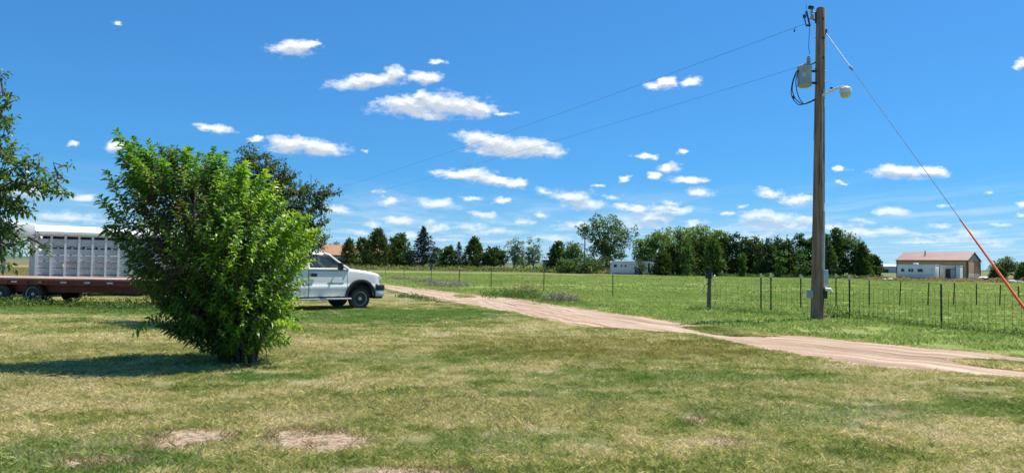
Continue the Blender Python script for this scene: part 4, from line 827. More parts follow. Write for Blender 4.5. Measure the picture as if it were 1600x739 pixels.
def frac(px, py):
    best = min(range(1001), key=lambda i: (lambda q: abs((cam.matrix_world.inverted() @ q).x / -(cam.matrix_world.inverted() @ q).z * F + 800 - px))(g0.lerp(ga, i / 1000))); return best / 1000
f1 = frac(1330, 108); f2 = frac(1500, 347)
one('tube', ([gp(.0), gp(f1 * .97)], .013, 8), 'upper_rod', M['galv'], tg)
one('tube', ([gp(f1 - .008), gp(f1), gp(f1 + .008)], [.03, .05, .03], 10), 'strain_insulator', M['porcelain'], tg)
one('tube', ([gp(f2), gp(f2 + .15), gp(.97)], [.019, .028, .034], 12), 'guard', M['guard'], tg, smooth=True)
one('tube', ([gp(f2 + .23), gp(f2 + .245)], .055, 10), 'guard_clip', M['guard'], tg)
one('box', (g0 - ga, (.10, .10, .14)), 'guy_attachment', M['dark_metal'], tg)
# ------------------------------------------------------------------ fences
def tpost(parent, loc, h, name='post', ins=None, lean=0, mat='tpost_green'):
    p = MB(); q = Vector(loc); rot = Matrix.Rotation(lean, 3, 'Y'); u = rot @ Vector((0, 0, 1))
    p.box(q + u * (h / 2 - .1), (.05, .010, h + .2), rot); p.box(q + u * (h / 2 - .1) + Vector((0, .022, 0)), (.010, .04, h + .2), rot)
    for i in range(int(h / .1)): p.box(q + u * (.1 * i + .08) + Vector((0, -.009, 0)), (.02, .010, .02), rot)
    o = p.build(name, M[mat], parent)
    if ins:
        i = MB(); c = q + u * h; i.box(c + Vector((0, 0, -.02)), (.07, .06, .15)); i.box(c + Vector((.06, 0, -.03)), (.09, .05, .06)); i.tube([c, c + Vector((0, 0, .07))], [.03, .022], 8); i.build('insulator', M[ins], o)
    return o
def pgnd(px, Y): q = at(px, 400, Y); return Vector((q.x, q.y, 0))
fa = [(1107, 28.1, None), (958, 38.9, 429), (850, 44.5, 421), (768, 49.4, 417.5), (718, 53.7, 415.5), (674, 64, 416.5), (632, 75, 418.5), (603, 88, 419.5), (575, 102, 420), (540, 122, 419)]
tA = thing('wire_fence', 'sparse barbed wire fence on dark steel posts along the far side of the road', 'fence', pgnd(1107, 28.1))
o0 = tA.location.copy(); ptsA = []
for px, Y, top in fa:
    p = pgnd(px, Y); h = 1.15 if top is None else max(.9, at(px, top, Y).z)
    ptsA.append((p, h))
    if top is not None:
        q = tpost(tA, p - o0, h, lean=random.uniform(-.03, .03), ins=None)
        if px == 674: one('box', (p - o0 + Vector((0, 0, h - .1)), (.22, .10, .28)), 'blue_cap', M['blue_cap'], q)
        if px in (718,): one('box', (p - o0 + Vector((0, 0, h - .12)), (.06, .06, .26)), 'pale_top', M['insul_white'], q)
for k in range(4):
    f = .25 + .23 * k; pts = []
    for i in range(len(ptsA) - 1):
        a = ptsA[i][0] + Vector((0, 0, ptsA[i][1] * f)); b = ptsA[i + 1][0] + Vector((0, 0, ptsA[i + 1][1] * f)); pts += sag(a, b, .03, 6)[:-1]
    pts.append(b); one('tube', ([p - o0 for p in pts], .0035, 4), 'wire', M['wire'], tA)
# woven wire fence
fb = [(1107, 28.1, 425), (1204.5, 26.7, 427), (1327, 23.9, 430), (1470, 20.3, 441), (1668, 17.3, 450), (1900, 14.6, 470)]
tB = thing('woven_wire_fence', 'tall woven wire fence running right from the box post towards the viewer', 'fence', pgnd(1107, 28.1)); ptsB = []
for px, Y, top in fb:
    p = pgnd(px, Y); h = at(px, top, Y).z; ptsB.append((p, h))
    if px != 1107: tpost(tB, p - o0, h - .05, ins='insul' if px < 1400 else None, mat='tpost_green')
mesh_ = MB(); L0 = 0
for i in range(len(ptsB) - 1):
    a, b = ptsB[i][0] - o0, ptsB[i + 1][0] - o0; ln = (b - a).length; n = int(ln / .215)
    for j in range(n + 1):
        c = a.lerp(b, j / n); jx = random.gauss(0, .01); mesh_.tube([c + Vector((jx, 0, .03)), c + Vector((random.gauss(0, .01), 0, 1.02))], .0042, 4, False)
    for z in (.05, .15, .27, .41, .57, .78, 1.02): mesh_.tube(sag(a + Vector((0, 0, z)), b + Vector((0, 0, z)), random.uniform(-.01, .02), 6), .0034, 4, False)
    if i < 3: mesh_.tube([a + Vector((0, 0, ptsB[i][1] - .05)), b + Vector((0, 0, ptsB[i + 1][1] - .05))], .004, 4, False)
tag(mesh_.build('wire_mesh', M['wire'], tB), kind='stuff')
fc = [(1189, 27.6, 430), (1251, 29.0, 431), (1306, 31.2, 430), (1358, 32.0, 435), (1405, 33.2, 440), (1449, 33.4, 441), (1489, 33.8, 442), (1525, 33.6, 443), (1561, 33.8, 445), (1592, 33.9, 447), (1640, 34, 448)]
tC = thing('post_fence', 'row of thin dark posts with wires crossing the pasture behind the woven fence', 'fence', pgnd(1189, 27.6)); o1 = tC.location.copy(); ptsC = []
for i, (px, Y, top) in enumerate(fc):
    p = pgnd(px, Y); h = at(px, top, Y).z; ptsC.append((p, h)); tpost(tC, p - o1, h, ins='insul' if i < 4 else None, lean=random.choice((0, .0, -.05, .06)) if i > 3 else 0)
for f in (.3, .55, .78, .97):
    pts = []
    for i in range(len(ptsC) - 1): pts += sag(ptsC[i][0] + Vector((0, 0, ptsC[i][1] * f)), ptsC[i + 1][0] + Vector((0, 0, ptsC[i + 1][1] * f)), .015, 4)[:-1]
    one('tube', ([p - o1 for p in pts], .0035, 4), 'wire', M['wire'], tC)
def box_post():
    b = gnd(1107.5, 484); t = thing('fence_charger_post', 'short wooden post topped by a black box with a hanging cable', 'post', b); Y = b.y
    def P(px, py, dy=0): return at(px, py, Y + dy) - b
    m = MB(); m.tube([(0, 0, -.2), (0.01, 0, .6), P(1109, 430)], [.085, .075, .07], 12); m.build('post', M['post_wood'], t, smooth=True)
    m = MB(); m.box(P(1107, 430, -.14), (.23, .15, .24)); bo = m.build('box', M['black_plastic'], t, bevel=.02)
    one('box', (P(1107, 424.5, -.13), (.30, .20, .03)), 'box_lid', M['black_plastic'], bo)
    one('tube', ([P(1112, 424.5, -.1), P(1112, 437, -.1)], .02, 6), 'side_rail', M['galv'], t)
    m = MB(); q = P(1115.5, 431); m.tube([q, q + Vector((.05, 0, 0))], [.04, .03], 8); m.build('insulator', M['insul_white'], t, smooth=True)
    one('tube', ([P(1107, 442, -.1), P(1101, 447, -.12), P(1098, 454, -.12), P(1099, 458, -.12)], .012, 6), 'cable', M['cable'], t, smooth=True)
    one('box', (P(1096.5, 458.5, -.12), (.13, .05, .035)), 'cable_end', M['insul_white'], t)
    one('tube', ([P(1113, 432, -.05), P(1118, 445, 0), P(1122, 462, 0), P(1117, 476, 0)], .007, 5), 'ground_wire', M['cable'], t)
box_post()
# ------------------------------------------------------------------ pickup truck
def wheel(parent, c, r, wd, rim=True, name='wheel', hub='rim', slots=8, flip=1):
    Mx = Matrix.Translation(c) @ Matrix.Rotation(R(90) * flip, 4, 'X')            # local +Z -> -Y (towards the viewer)
    w = bpy.data.objects.new(name, None); COL.objects.link(w); w.parent = parent
    b = MB(); b.lathe([(r * .62, -wd / 2), (r * .93, -wd / 2), (r, -wd * .36), (r, wd * .36), (r * .985, wd * .42), (r * .93, wd / 2), (r * .78, wd * .52), (r * .66, wd * .47), (r * .62, wd * .40)], 40, Mx); b.build('tyre', M['tyre'], w, smooth=True)
    b = MB(); b.lathe([(.001, wd * .02), (r * .2, wd * .22), (r * .40, wd * .27), (r * .52, wd * .24), (r * .57, wd * .30), (r * .63, wd * .44), (r * .655, wd * .47), (r * .665, wd * .44), (r * .60, wd * .1), (r * .6, -wd * .4)], 40, Mx); b.build('rim', M[hub], w, smooth=True)
    b = MB()
    for k in range(slots):
        a = 2 * math.pi * k / slots + .2; p = Mx @ Vector((math.cos(a) * r * .445, math.sin(a) * r * .42, wd * .265))
        b.box(p, (r * .15, .02, r * .11), Matrix.Rotation(a, 3, 'Y'))
    tag(b.build('rim_hole', M['dark_inside'], w), kind='stuff')
    b = MB(); b.lathe([(r * .22, wd * .05), (r * .21, wd * .34), (r * .14, wd * .43), (.001, wd * .44)], 20, Mx); b.build('hub_cap', M['chrome'], w, smooth=True)
    return w
def truck():
    c = gnd(600, 481.5); c.y = 26.0; c = at(600.5, 481, 26.0); c.z = 0
    t = thing('pickup_truck', 'white pickup truck with black fender flares parked at the edge of the gravel road', 'pickup', c, R(39))
    W = .97; CY = W                                        # centre line is one half width behind the near side
    fz = .37; fx = -.93; rx = -4.55
    def hw(x, z):
        nose = 1 - .10 * max(0, (x + .45) / .45) ** 2 if x > -.45 else 1
        if z > .87: o = .030 + .028 * ((z - .87) / .5) ** 2
        elif z > .80: o = .030 * (z - .80) / .07
        else: o = .060 * ((.80 - z) / .36) ** 1.3
        return W * nose * (1 - o)
    tp = [(-.13, 1.13), (-.17, 1.19), (-.26, 1.24), (-.45, 1.28), (-.8, 1.335), (-1.2, 1.385), (-1.4, 1.405), (-3.72, 1.39), (-3.80, 1.37), (-5.7, 1.36)]
    def ztop(x): return float(np.interp(-x, [-a for a, b in tp], [b for a, b in tp]))
    def zbot(x):
        z = .46 if x < -.3 else .62
        for cx in (fx, rx):
            d = abs(x - cx)
            if d < .50: z = max(z, .40 + math.sqrt(.50 ** 2 - d * d) * 1.12)
        return z
    xs = sorted(set([-.13, -.17, -.22, -.3, -.36, -.42] + [fx + s * .50 * math.cos(i * math.pi / 24) for i in range(13) for s in (-1, 1)] + [rx + s * .50 * math.cos(i * math.pi / 24) for i in range(13) for s in (-1, 1)] + [-1.5 - .25 * i for i in range(10)] + [-1.2, -1.4, -1.43, -5.2, -5.4, -5.7]), reverse=True)
    m = MB(); vs = []; K = 0
    for x in xs:
        zb, zt = zbot(x), ztop(x); sec = []
        zs = [zb + (zt - .09 - zb) * i / 13 for i in range(14)]
        for zz in (.80, .87):
            if zb + .02 < zz: zs[min(range(1, 13), key=lambda i: abs(zs[i] - zz))] = zz
        for z in zs: sec.append((hw(x, z), z))
        w0 = hw(x, zt - .09)
        for a in (25, 50, 75, 90): sec.append((w0 - .09 + .09 * math.cos(R(a)) , zt - .09 + .09 * math.sin(R(a))))
        for f in (.72, .4, 0): sec.append((w0 * f, zt + (.035 * (1 - f * f) if x > -1.45 else 0)))
        full = sec + [(-y, z) for y, z in sec[-2::-1]]
        K = len(full); vs += [(x, y + CY, z) for y, z in full]
    n = len(xs); fs = [(i * K + j, i * K + j + 1, (i + 1) * K + j + 1, (i + 1) * K + j) for i in range(n - 1) for j in range(K - 1)]
    fs += [tuple(range(K)), tuple((n - 1) * K + j for j in range(K - 1, -1, -1))]
    m.add(vs, fs); m.build('body', M['white_paint'], t, smooth=True)
    # underside and wheel wells
    b = MB(); b.box((-2.9, CY, .62), (5.2, 1.5, .4)); b.box((-2.75, CY, .45), (2.6, 1.7, .16)); b.build('chassis', M['dark_inside'], t)
    for cx in (fx, rx):
        b = MB()
        for s in (-1, 1):
            pts = []
            for i in range(25):
                a = math.pi * i / 24; pts.append((cx - .52 * math.cos(a), .38 + .57 * math.sin(a)))
            o = [(cx - (.60) * math.cos(math.pi * i / 24), .38 + .66 * math.sin(math.pi * i / 24)) for i in range(25)]
            o = [(min(max(p[0], cx - .57), cx + .55), min(p[1], 1.035)) for p in o]
            y0 = CY + s * (W - .06); y1 = CY + s * (W + .045)
            vs = [(p[0], y, p[1]) for y in (y0, y1) for p in pts + o]; k = 25; q = MB(); f2 = []
            for i in range(k - 1):
                f2 += [(i, i + 1, k + i + 1, k + i), (2 * k + i, 3 * k + i, 3 * k + i + 1, 2 * k + i + 1), (i, 2 * k + i, 2 * k + i + 1, i + 1), (k + i, k + i + 1, 3 * k + i + 1, 3 * k + i)]
            f2 += [(0, k, 3 * k, 2 * k), (k - 1, 3 * k - 1, 4 * k - 1, 2 * k - 1)]
            q.add(vs, f2); q.build('fender_flare', M['black_plastic'], t, bevel=.008)
        for s in (-1, 1):
            wheel(t, (cx, CY + s * (W - .15), fz), fz, .25, flip=1 if s < 0 else -1)
        one('tube', ([(cx, CY - .7, fz), (cx, CY + .7, fz)], .06, 8), 'axle', M['dark_metal'], t)
        one('prism', ([(cx - .5 * math.cos(math.pi * i / 16), .42 + .53 * math.sin(math.pi * i / 16)) for i in range(17)], CY - W + .28, CY + W - .28), 'wheel_well', M['dark_inside'], t)
    # doors (near and far side), slightly proud of the body
    for s in (-1, 1):
        def skin(x0, x1, z0, z1, name, off, mat, cut=0):
            q = MB(); nx = 8; zl = [z0 + (z1 - z0) * j / 14 for j in range(15)]; zl[min(range(15), key=lambda j: abs(zl[j] - .80))] = .80; zl[min(range(15), key=lambda j: abs(zl[j] - .87))] = .87; nz = 14; V = []
            for k in (off, off - .03):
                for i in range(nx + 1):
                    for j in range(nz + 1):
                        x = x0 + (x1 - x0) * i / nx; z = zl[j]; V.append((x, CY + s * (hw(x, z) + k), z))
            A = (nx + 1) * (nz + 1); f3 = []
            for i in range(nx):
                for j in range(nz):
                    a = i * (nz + 1) + j; f3 += [(a, a + 1, a + nz + 2, a + nz + 1), (A + a, A + a + nz + 1, A + a + nz + 2, A + a + 1)]
            for j in range(nz): f3 += [(j, A + j, A + j + 1, j + 1), (nx * (nz + 1) + j, nx * (nz + 1) + j + 1, A + nx * (nz + 1) + j + 1, A + nx * (nz + 1) + j)]
            for i in range(nx): f3 += [(i * (nz + 1), (i + 1) * (nz + 1), A + (i + 1) * (nz + 1), A + i * (nz + 1)), (i * (nz + 1) + nz, A + i * (nz + 1) + nz, A + (i + 1) * (nz + 1) + nz, (i + 1) * (nz + 1) + nz)]
            q.add(V, f3); return q.build(name, M[mat], t, smooth=True)
        skin(-1.43, -2.84, .445, 1.33, 'door_gap', .0035, 'dark_metal')
        d = skin(-1.452, -2.815, .465, 1.318, 'door', .012, 'white_paint')
        q = MB(); q.box((-2.66, CY + s * (W + .012), 1.19), (.21, .035, .11)); hd = q.build('handle', M['black_plastic'], d, bevel=.012)
        q = MB(); q.box((-1.98, CY + s * (W - .012), .925), (.34, .012, .04)); q.box((-1.68, CY + s * (W - .012), .925), (.2, .012, .04))
        bdg = q.build('badge_strip', M['galv'], d); tag(bdg, kind='stuff')
        skin(-2.845, -3.70, .465, 1.318, 'rear_door_panel', .008, 'white_paint')
        q = MB(); q.box((-2.3, CY + s * (W + .07), .385), (1.9, .17, .05)); sb = q.build('running_board', M['chrome'], t, bevel=.01)
        for xx in (-1.7, -2.9): one('box', ((xx, CY + s * (W - .04), .40), (.07, .2, .06)), 'step_bracket', M['dark_metal'], sb)
        # mirror
        q = MB(); q.box((-1.80, CY + s * (W + .20), 1.475), (.12, .22, .26)); mr = q.build('mirror', M['black_plastic'], t, bevel=.03)
        one('tube', ([(-1.78, CY + s * (W - .05), 1.42), (-1.78, CY + s * (W + .16), 1.45)], .028, 8), 'mirror_arm', M['black_plastic'], mr)
        # headlight and marker
        q = MB(); q.prism([(-.10, .88), (-.145, .88), (-.22, .92), (-.30, 1.15), (-.20, 1.18), (-.12, 1.12)], CY + s * (W * .90) - .04, CY + s * (W * .90) + .045); hl = q.build('headlight', M['clear'], t, bevel=.012)
    # cab
    zr = 1.935; pr = lambda x: x
    belt = 1.385
    prof = [(-1.42, belt), (-2.06, 1.87), (-2.18, 1.93), (-2.5, 1.965), (-3.3, 1.96), (-3.62, 1.92), (-3.70, 1.84), (-3.74, belt)]
    def side_y(z): return CY - (W - .03) + .13 * (z - belt) / .55
    # roof shell
    q = MB(); V = []; rp = [(-2.02, 1.835), (-2.08, 1.885), (-2.2, 1.935), (-2.5, 1.965), (-3.3, 1.96), (-3.62, 1.92), (-3.70, 1.86)]
    for x, z in rp:
        for f in (-1, -.93, -.75, 0, .75, .93, 1):
            hwid = (W - .16); V.append((x, CY + hwid * f, z - (.075 if abs(f) == 1 else .02 if abs(f) == .93 else 0) + .015 * (1 - abs(f))))
    kk = 7; f4 = [(i * kk + j, i * kk + j + 1, (i + 1) * kk + j + 1, (i + 1) * kk + j) for i in range(len(rp) - 1) for j in range(kk - 1)]
    A = len(V); V2 = [(x, y, z - .05) for x, y, z in V]; f4 += [tuple(A + i for i in f[::-1]) for f in f4]
    edge = [j for j in range(kk)] + [i * kk + kk - 1 for i in range(1, len(rp))] + [(len(rp) - 1) * kk + j for j in range(kk - 2, -1, -1)] + [i * kk for i in range(len(rp) - 2, 0, -1)]
    f4 += [(edge[i], edge[(i + 1) % len(edge)], A + edge[(i + 1) % len(edge)], A + edge[i]) for i in range(len(edge))]
    q.add(V + V2, f4); rf = q.build('roof', M['white_paint'], t, smooth=True)
    for yy in (-.35, -.12, .12, .35, -.55): 
        q = MB(); q.box((-2.33 , CY + yy * 1.1, 1.985), (.12, .09, .05)); q.build('roof_light', M['white_plastic'], rf, bevel=.012)
    for s in (-1, 1):
        def sy(z): return CY + s * ((W - .035) - .14 * (z - belt) / .5)
        def pil(pts, r, nm):
            q = MB(); q.tube([(x, sy(z), z) for x, z in pts], r, 8); return q.build(nm, M['white_paint'], t, smooth=True)
        pil([(-1.38, 1.37), (-1.75, 1.62), (-2.07, 1.865), (-2.25, 1.915)], [.05, .042, .042, .045], 'front_pillar')
        pil([(-2.86, 1.37), (-2.86, 1.9)], .065, 'door_pillar'); pil([(-3.66, 1.37), (-3.62, 1.9)], .09, 'rear_pillar')
        pil([(-1.42, 1.385), (-3.72, 1.385)], .035, 'window_sill')
        q = MB(); V = [(-1.53, 1.40), (-2.08, 1.83), (-2.80, 1.875), (-2.80, 1.40)]; q.add([(x, sy(z) - s * .006, z) for x, z in V] + [(x, sy(z) - s * .016, z) for x, z in V], [(0, 1, 2, 3), (7, 6, 5, 4), (0, 4, 5, 1), (1, 5, 6, 2), (2, 6, 7, 3), (3, 7, 4, 0)]); q.build('side_window', M['glass'], t)
        q = MB(); V = [(-2.93, 1.40), (-2.93, 1.875), (-3.54, 1.865), (-3.56, 1.40)]; q.add([(x, sy(z) - s * .006, z) for x, z in V] + [(x, sy(z) - s * .016, z) for x, z in V], [(0, 1, 2, 3), (7, 6, 5, 4), (0, 4, 5, 1), (1, 5, 6, 2), (2, 6, 7, 3), (3, 7, 4, 0)]); q.build('rear_side_window', M['glass'], t)
        q = MB(); q.tube([(x, sy(z) + s * .005, z) for x, z in [(-1.53, 1.40), (-2.08, 1.83), (-2.80, 1.875), (-2.80, 1.40), (-1.53, 1.40)]], .013, 6); q.build('window_seal', M['black_plastic'], t, smooth=True)
    q = MB()
    ws = [(-1.36, W - .05, 1.40), (-2.08, W - .20, 1.90)]
    V = [(ws[0][0], CY - ws[0][1], 1.40), (ws[0][0] + .08, CY, 1.41), (ws[0][0], CY + ws[0][1], 1.40), (ws[1][0], CY + ws[1][1], 1.88), (ws[1][0] + .06, CY, 1.90), (ws[1][0], CY - ws[1][1], 1.88)]
    q.add(V + [(x - .012, y, z - .012) for x, y, z in V], [(0, 1, 4, 5), (1, 2, 3, 4), (11, 10, 7, 6), (10, 9, 8, 7)]); q.build('windshield', M['glass'], t)
    q = MB(); q.box((-3.70, CY, 1.63), (.02, 1.4, .4)); q.build('rear_window', M['glass'], t)
    for s in (-1, 1):
        q = MB(); q.box((-2.75, CY + s * .42, 1.15), (.6, .55, .2)); q.box((-3.02, CY + s * .42, 1.42), (.18, .52, .62), Matrix.Rotation(R(12), 3, 'Y')); q.box((-3.06, CY + s * .42, 1.75), (.12, .26, .15)); q.build('seat', M['seat'], t, bevel=.05)
    q = MB(); q.box((-1.62, CY, 1.36), (.5, 1.7, .14)); q.build('dashboard', M['black_plastic'], t, bevel=.04)
    q = MB(); q.tube([Vector((-2.05, CY + .42, 1.47)) + Vector((.07 * math.sin(a), .19 * math.cos(a), .18 * math.sin(a))) for a in [2 * math.pi * i / 20 for i in range(21)]], .014, 6); q.build('steering_wheel', M['black_plastic'], t, smooth=True)
    q = MB(); q.tube([(-1.22, CY - .75, 1.41), (-1.42, CY - .2, 1.435)], .012, 6); q.build('wiper', M['black_plastic'], t)
    # front end
    q = MB(); q.prism([(.0, .66), (.0, .80), (-.03, .845), (-.12, .85), (-.36, .85), (-.36, .66)], CY - W - .01, CY + W + .01); q.build('bumper_pad', M['black_plastic'], t, bevel=.02)
    q = MB(); q.prism([(-.03, .44), (-.005, .50), (-.005, .655), (-.36, .655), (-.36, .44)], CY - W, CY + W); q.build('bumper', M['chrome'], t, bevel=.02)
    q = MB(); q.prism([(-.06, .36), (-.03, .46), (-.4, .46), (-.36, .36)], CY - W + .06, CY + W - .06); q.build('valance', M['black_plastic'], t, bevel=.015)
    q = MB(); q.box((-.12, CY, 1.0), (.05, 1.3, .26)); q.build('grille', M['black_plastic'], t)
    q = MB(); q.tube([(-.20, CY - W * .93, .87), (-.36, CY - W * .99, .87)], .008, 4); q.build('fender_seam', M['dark_metal'], t)
    q = MB(); q.box((-5.72, CY, .55), (.12, 1.8, .2)); q.build('rear_bumper', M['chrome'], t, bevel=.02)
    q = MB(); q.box((-3.765, CY - W + .0, .95), (.02, .02, .85)); q.build('bed_seam', M['dark_metal'], t)
truck()
# ------------------------------------------------------------------ flatbed trailer
def flatbed():
    o = at(284, 440, 24.6); o.z = 0; t = thing('flatbed_trailer', 'long red flatbed trailer with a weathered plank deck standing in the weeds', 'trailer', o, R(-7))
    Lg, W, Z = 10.6, 2.4, .88
    for i in range(9):
        y = .06 + i * (W - .12) / 8.0; b = MB(); b.box((-Lg / 2 + random.uniform(-.02, .02), y, Z + .035 + random.uniform(-.006, .006)), (Lg - .1, (W - .12) / 8 - .012, .05)); b.build('plank', M['plank'], t)
    b = MB(); b.prism([(0, Z - .17), (.05, Z - .17), (.05, Z + .03), (0, Z + .03)], -Lg, 0, 'x'); b.box((-Lg / 2, -.035, Z - .01), (Lg, .025, .09)); b.box((-Lg / 2, W + .03, Z - .07), (Lg, .06, .2)); b.box((-.03, W / 2, Z - .07), (.06, W, .2)); b.build('side_rail', M['red_paint'], t)
    for i in range(14): one('box', ((-Lg + .35 + i * .76, -.018, Z - .09), (.07, .04, .12)), 'stake_pocket', M['red_paint'], t)
    for y in (.5, W - .5): one('box', ((-Lg / 2 + .2, y, Z - .30), (Lg - .3, .12, .28)), 'main_beam', M['red_paint'], t)
    for i in range(12): one('box', ((-.4 - i * .85, W / 2, Z - .12), (.07, W - .2, .09)), 'cross_member', M['red_paint'], t)
    for px, mat, w in ((22, 'reflector_white', .22), (63, 'orange_lens', .12), (100, 'reflector_white', .22), (137, 'reflector_white', .22), (173, 'reflector_white', .22), (210, 'reflector_white', .22), (247, 'reflector_white', .2)):
        Yg = 24.6 + (284 - px) / F * 24.6 * .123; q = at(px, 441, Yg); x = (q.x - o.x) / math.cos(R(7)) 
        f = MB(); f.box((x, -.052, Z - .075), (w, .012, .055)); r = f.build('reflector', M[mat], t)
    for px in (60, 5):
        Yg = 25.9; q = at(px, 460, Yg); x = (q.x - o.x)
        for s, fl in ((.30, 1), (W - .30, -1)): wheel(t, (x, s, .37), .385, .24, hub='reflector_white' if px == 60 and fl == 1 else 'grey_paint', slots=6, flip=fl)
        one('tube', ([(x, .3, .37), (x, W - .3, .37)], .06, 8), 'axle', M['dark_metal'], t)
    b = MB(); b.tube([(-.1, .45, .6), (.9, W / 2, .55)], .06, 6); b.build('tongue', M['red_paint'], t); b = MB(); b.tube([(-.1, W - .45, .6), (.9, W / 2, .55)], .06, 6); b.build('tongue', M['red_paint'], t)
    one('box', ((-2.4, .7, .5), (.9, .35, .3)), 'tool_box', M['dark_metal'], t)
flatbed()
# ------------------------------------------------------------------ livestock trailer
def stock():
    o = at(54, 430, 30); o.z = 0; t = thing('livestock_trailer', 'aluminium livestock trailer with white roof and slatted sides behind the flatbed', 'trailer', o, R(38))
    Lg, W = 8.1, 2.3; z0, z1 = .55, 2.62
    slats = [(.55, .93), (.95, 1.22), (1.24, 1.50), (1.52, 1.76), (1.78, 2.03), (2.13, 2.44)]
    for s in (0, 1):
        for (a, b_) in slats + ([(2.03, 2.13), (2.44, 2.56)] if s else []):  # far side has filler slats added to keep the near gaps dark
            q = MB(); y = s * W; q.box((Lg / 2, y, (a + b_) / 2), (Lg, .04, b_ - a - .01)); q.box((Lg / 2, y - .025, b_ - .03), (Lg, .03, .035)); q.box((Lg / 2, y - .02, a + .05), (Lg, .025, .03)); q.build('slat', M['alum'], t)
        q = MB(); q.box((Lg / 2, s * W, 2.60), (Lg + .04, .09, .10)); q.build('top_rail', M['alum_post'], t)
        for i in range(17): one('box', ((.04 + i * .5, s * W - .035 + s * .07, 1.58), (.085 if i else .11, .07, 2.04)), 'post', M['alum_post'], t)
        for i in range(16): one('box', ((.29 + i * .5, s * W - .01, 2.06), (.06, .04, .07)), 'slat_bracket', M['alum_post'], t)
    q = MB(); q.box((Lg / 2, W / 2, .5), (Lg, W, .1)); q.build('floor', M['dark_inside'], t)
    one('box', ((Lg - .02, W / 2, 1.58), (.05, W, 2.0)), 'end_wall', M['alum'], t); one('box', ((.02, W / 2, 1.58), (.05, W, 2.0)), 'front_wall', M['alum'], t)
    q = MB(); pr = [(-.10, 2.63), (-.10, 2.74), (.10, 2.88), (.5, 2.98), (W / 2, 3.03), (W - .5, 2.98), (W - .1, 2.88), (W + .1, 2.74), (W + .1, 2.63)]; q.prism(pr, -.02, Lg + .05, 'x'); q.build('roof', M['white_roof'], t, smooth=True)
    q = MB(); q.prism([(-1.15, 2.52), (-1.25, 2.75), (-1.0, 3.02), (-.02, 3.03), (-.02, 2.46)], -.06, W + .06); q.build('nose', M['white_roof'], t, bevel=.04)
    for y in (.8, 1.5): one('box', ((-1.0, y, 1.75), (.12, .12, 1.5)), 'hitch_leg', M['alum_post'], t)
    for x in (3.3, 4.3):
        for s, fl in ((.12, 1), (W - .12, -1)): wheel(t, (x, s - .05, .37), .38, .22, hub='grey_paint', flip=fl)
    q = MB(); q.box((.97, -.06, 1.3), (.07, .05, .16)); q.build('latch', M['cream'], t, bevel=.01)
    q = MB()
    for i in range(4):
        for k in range(4): q.box((1.12 + i * .5 + k * .1, -.05, 1.20), (.05, .006, .05), Matrix.Rotation(R(20), 3, 'Y'))
        q.box((1.29 + i * .5, -.045, 1.47), (.38, .006, .09 if i == 0 else .03))
    tag(q.build('faded_marking', M['faded_red'], t), kind='stuff')
stock()
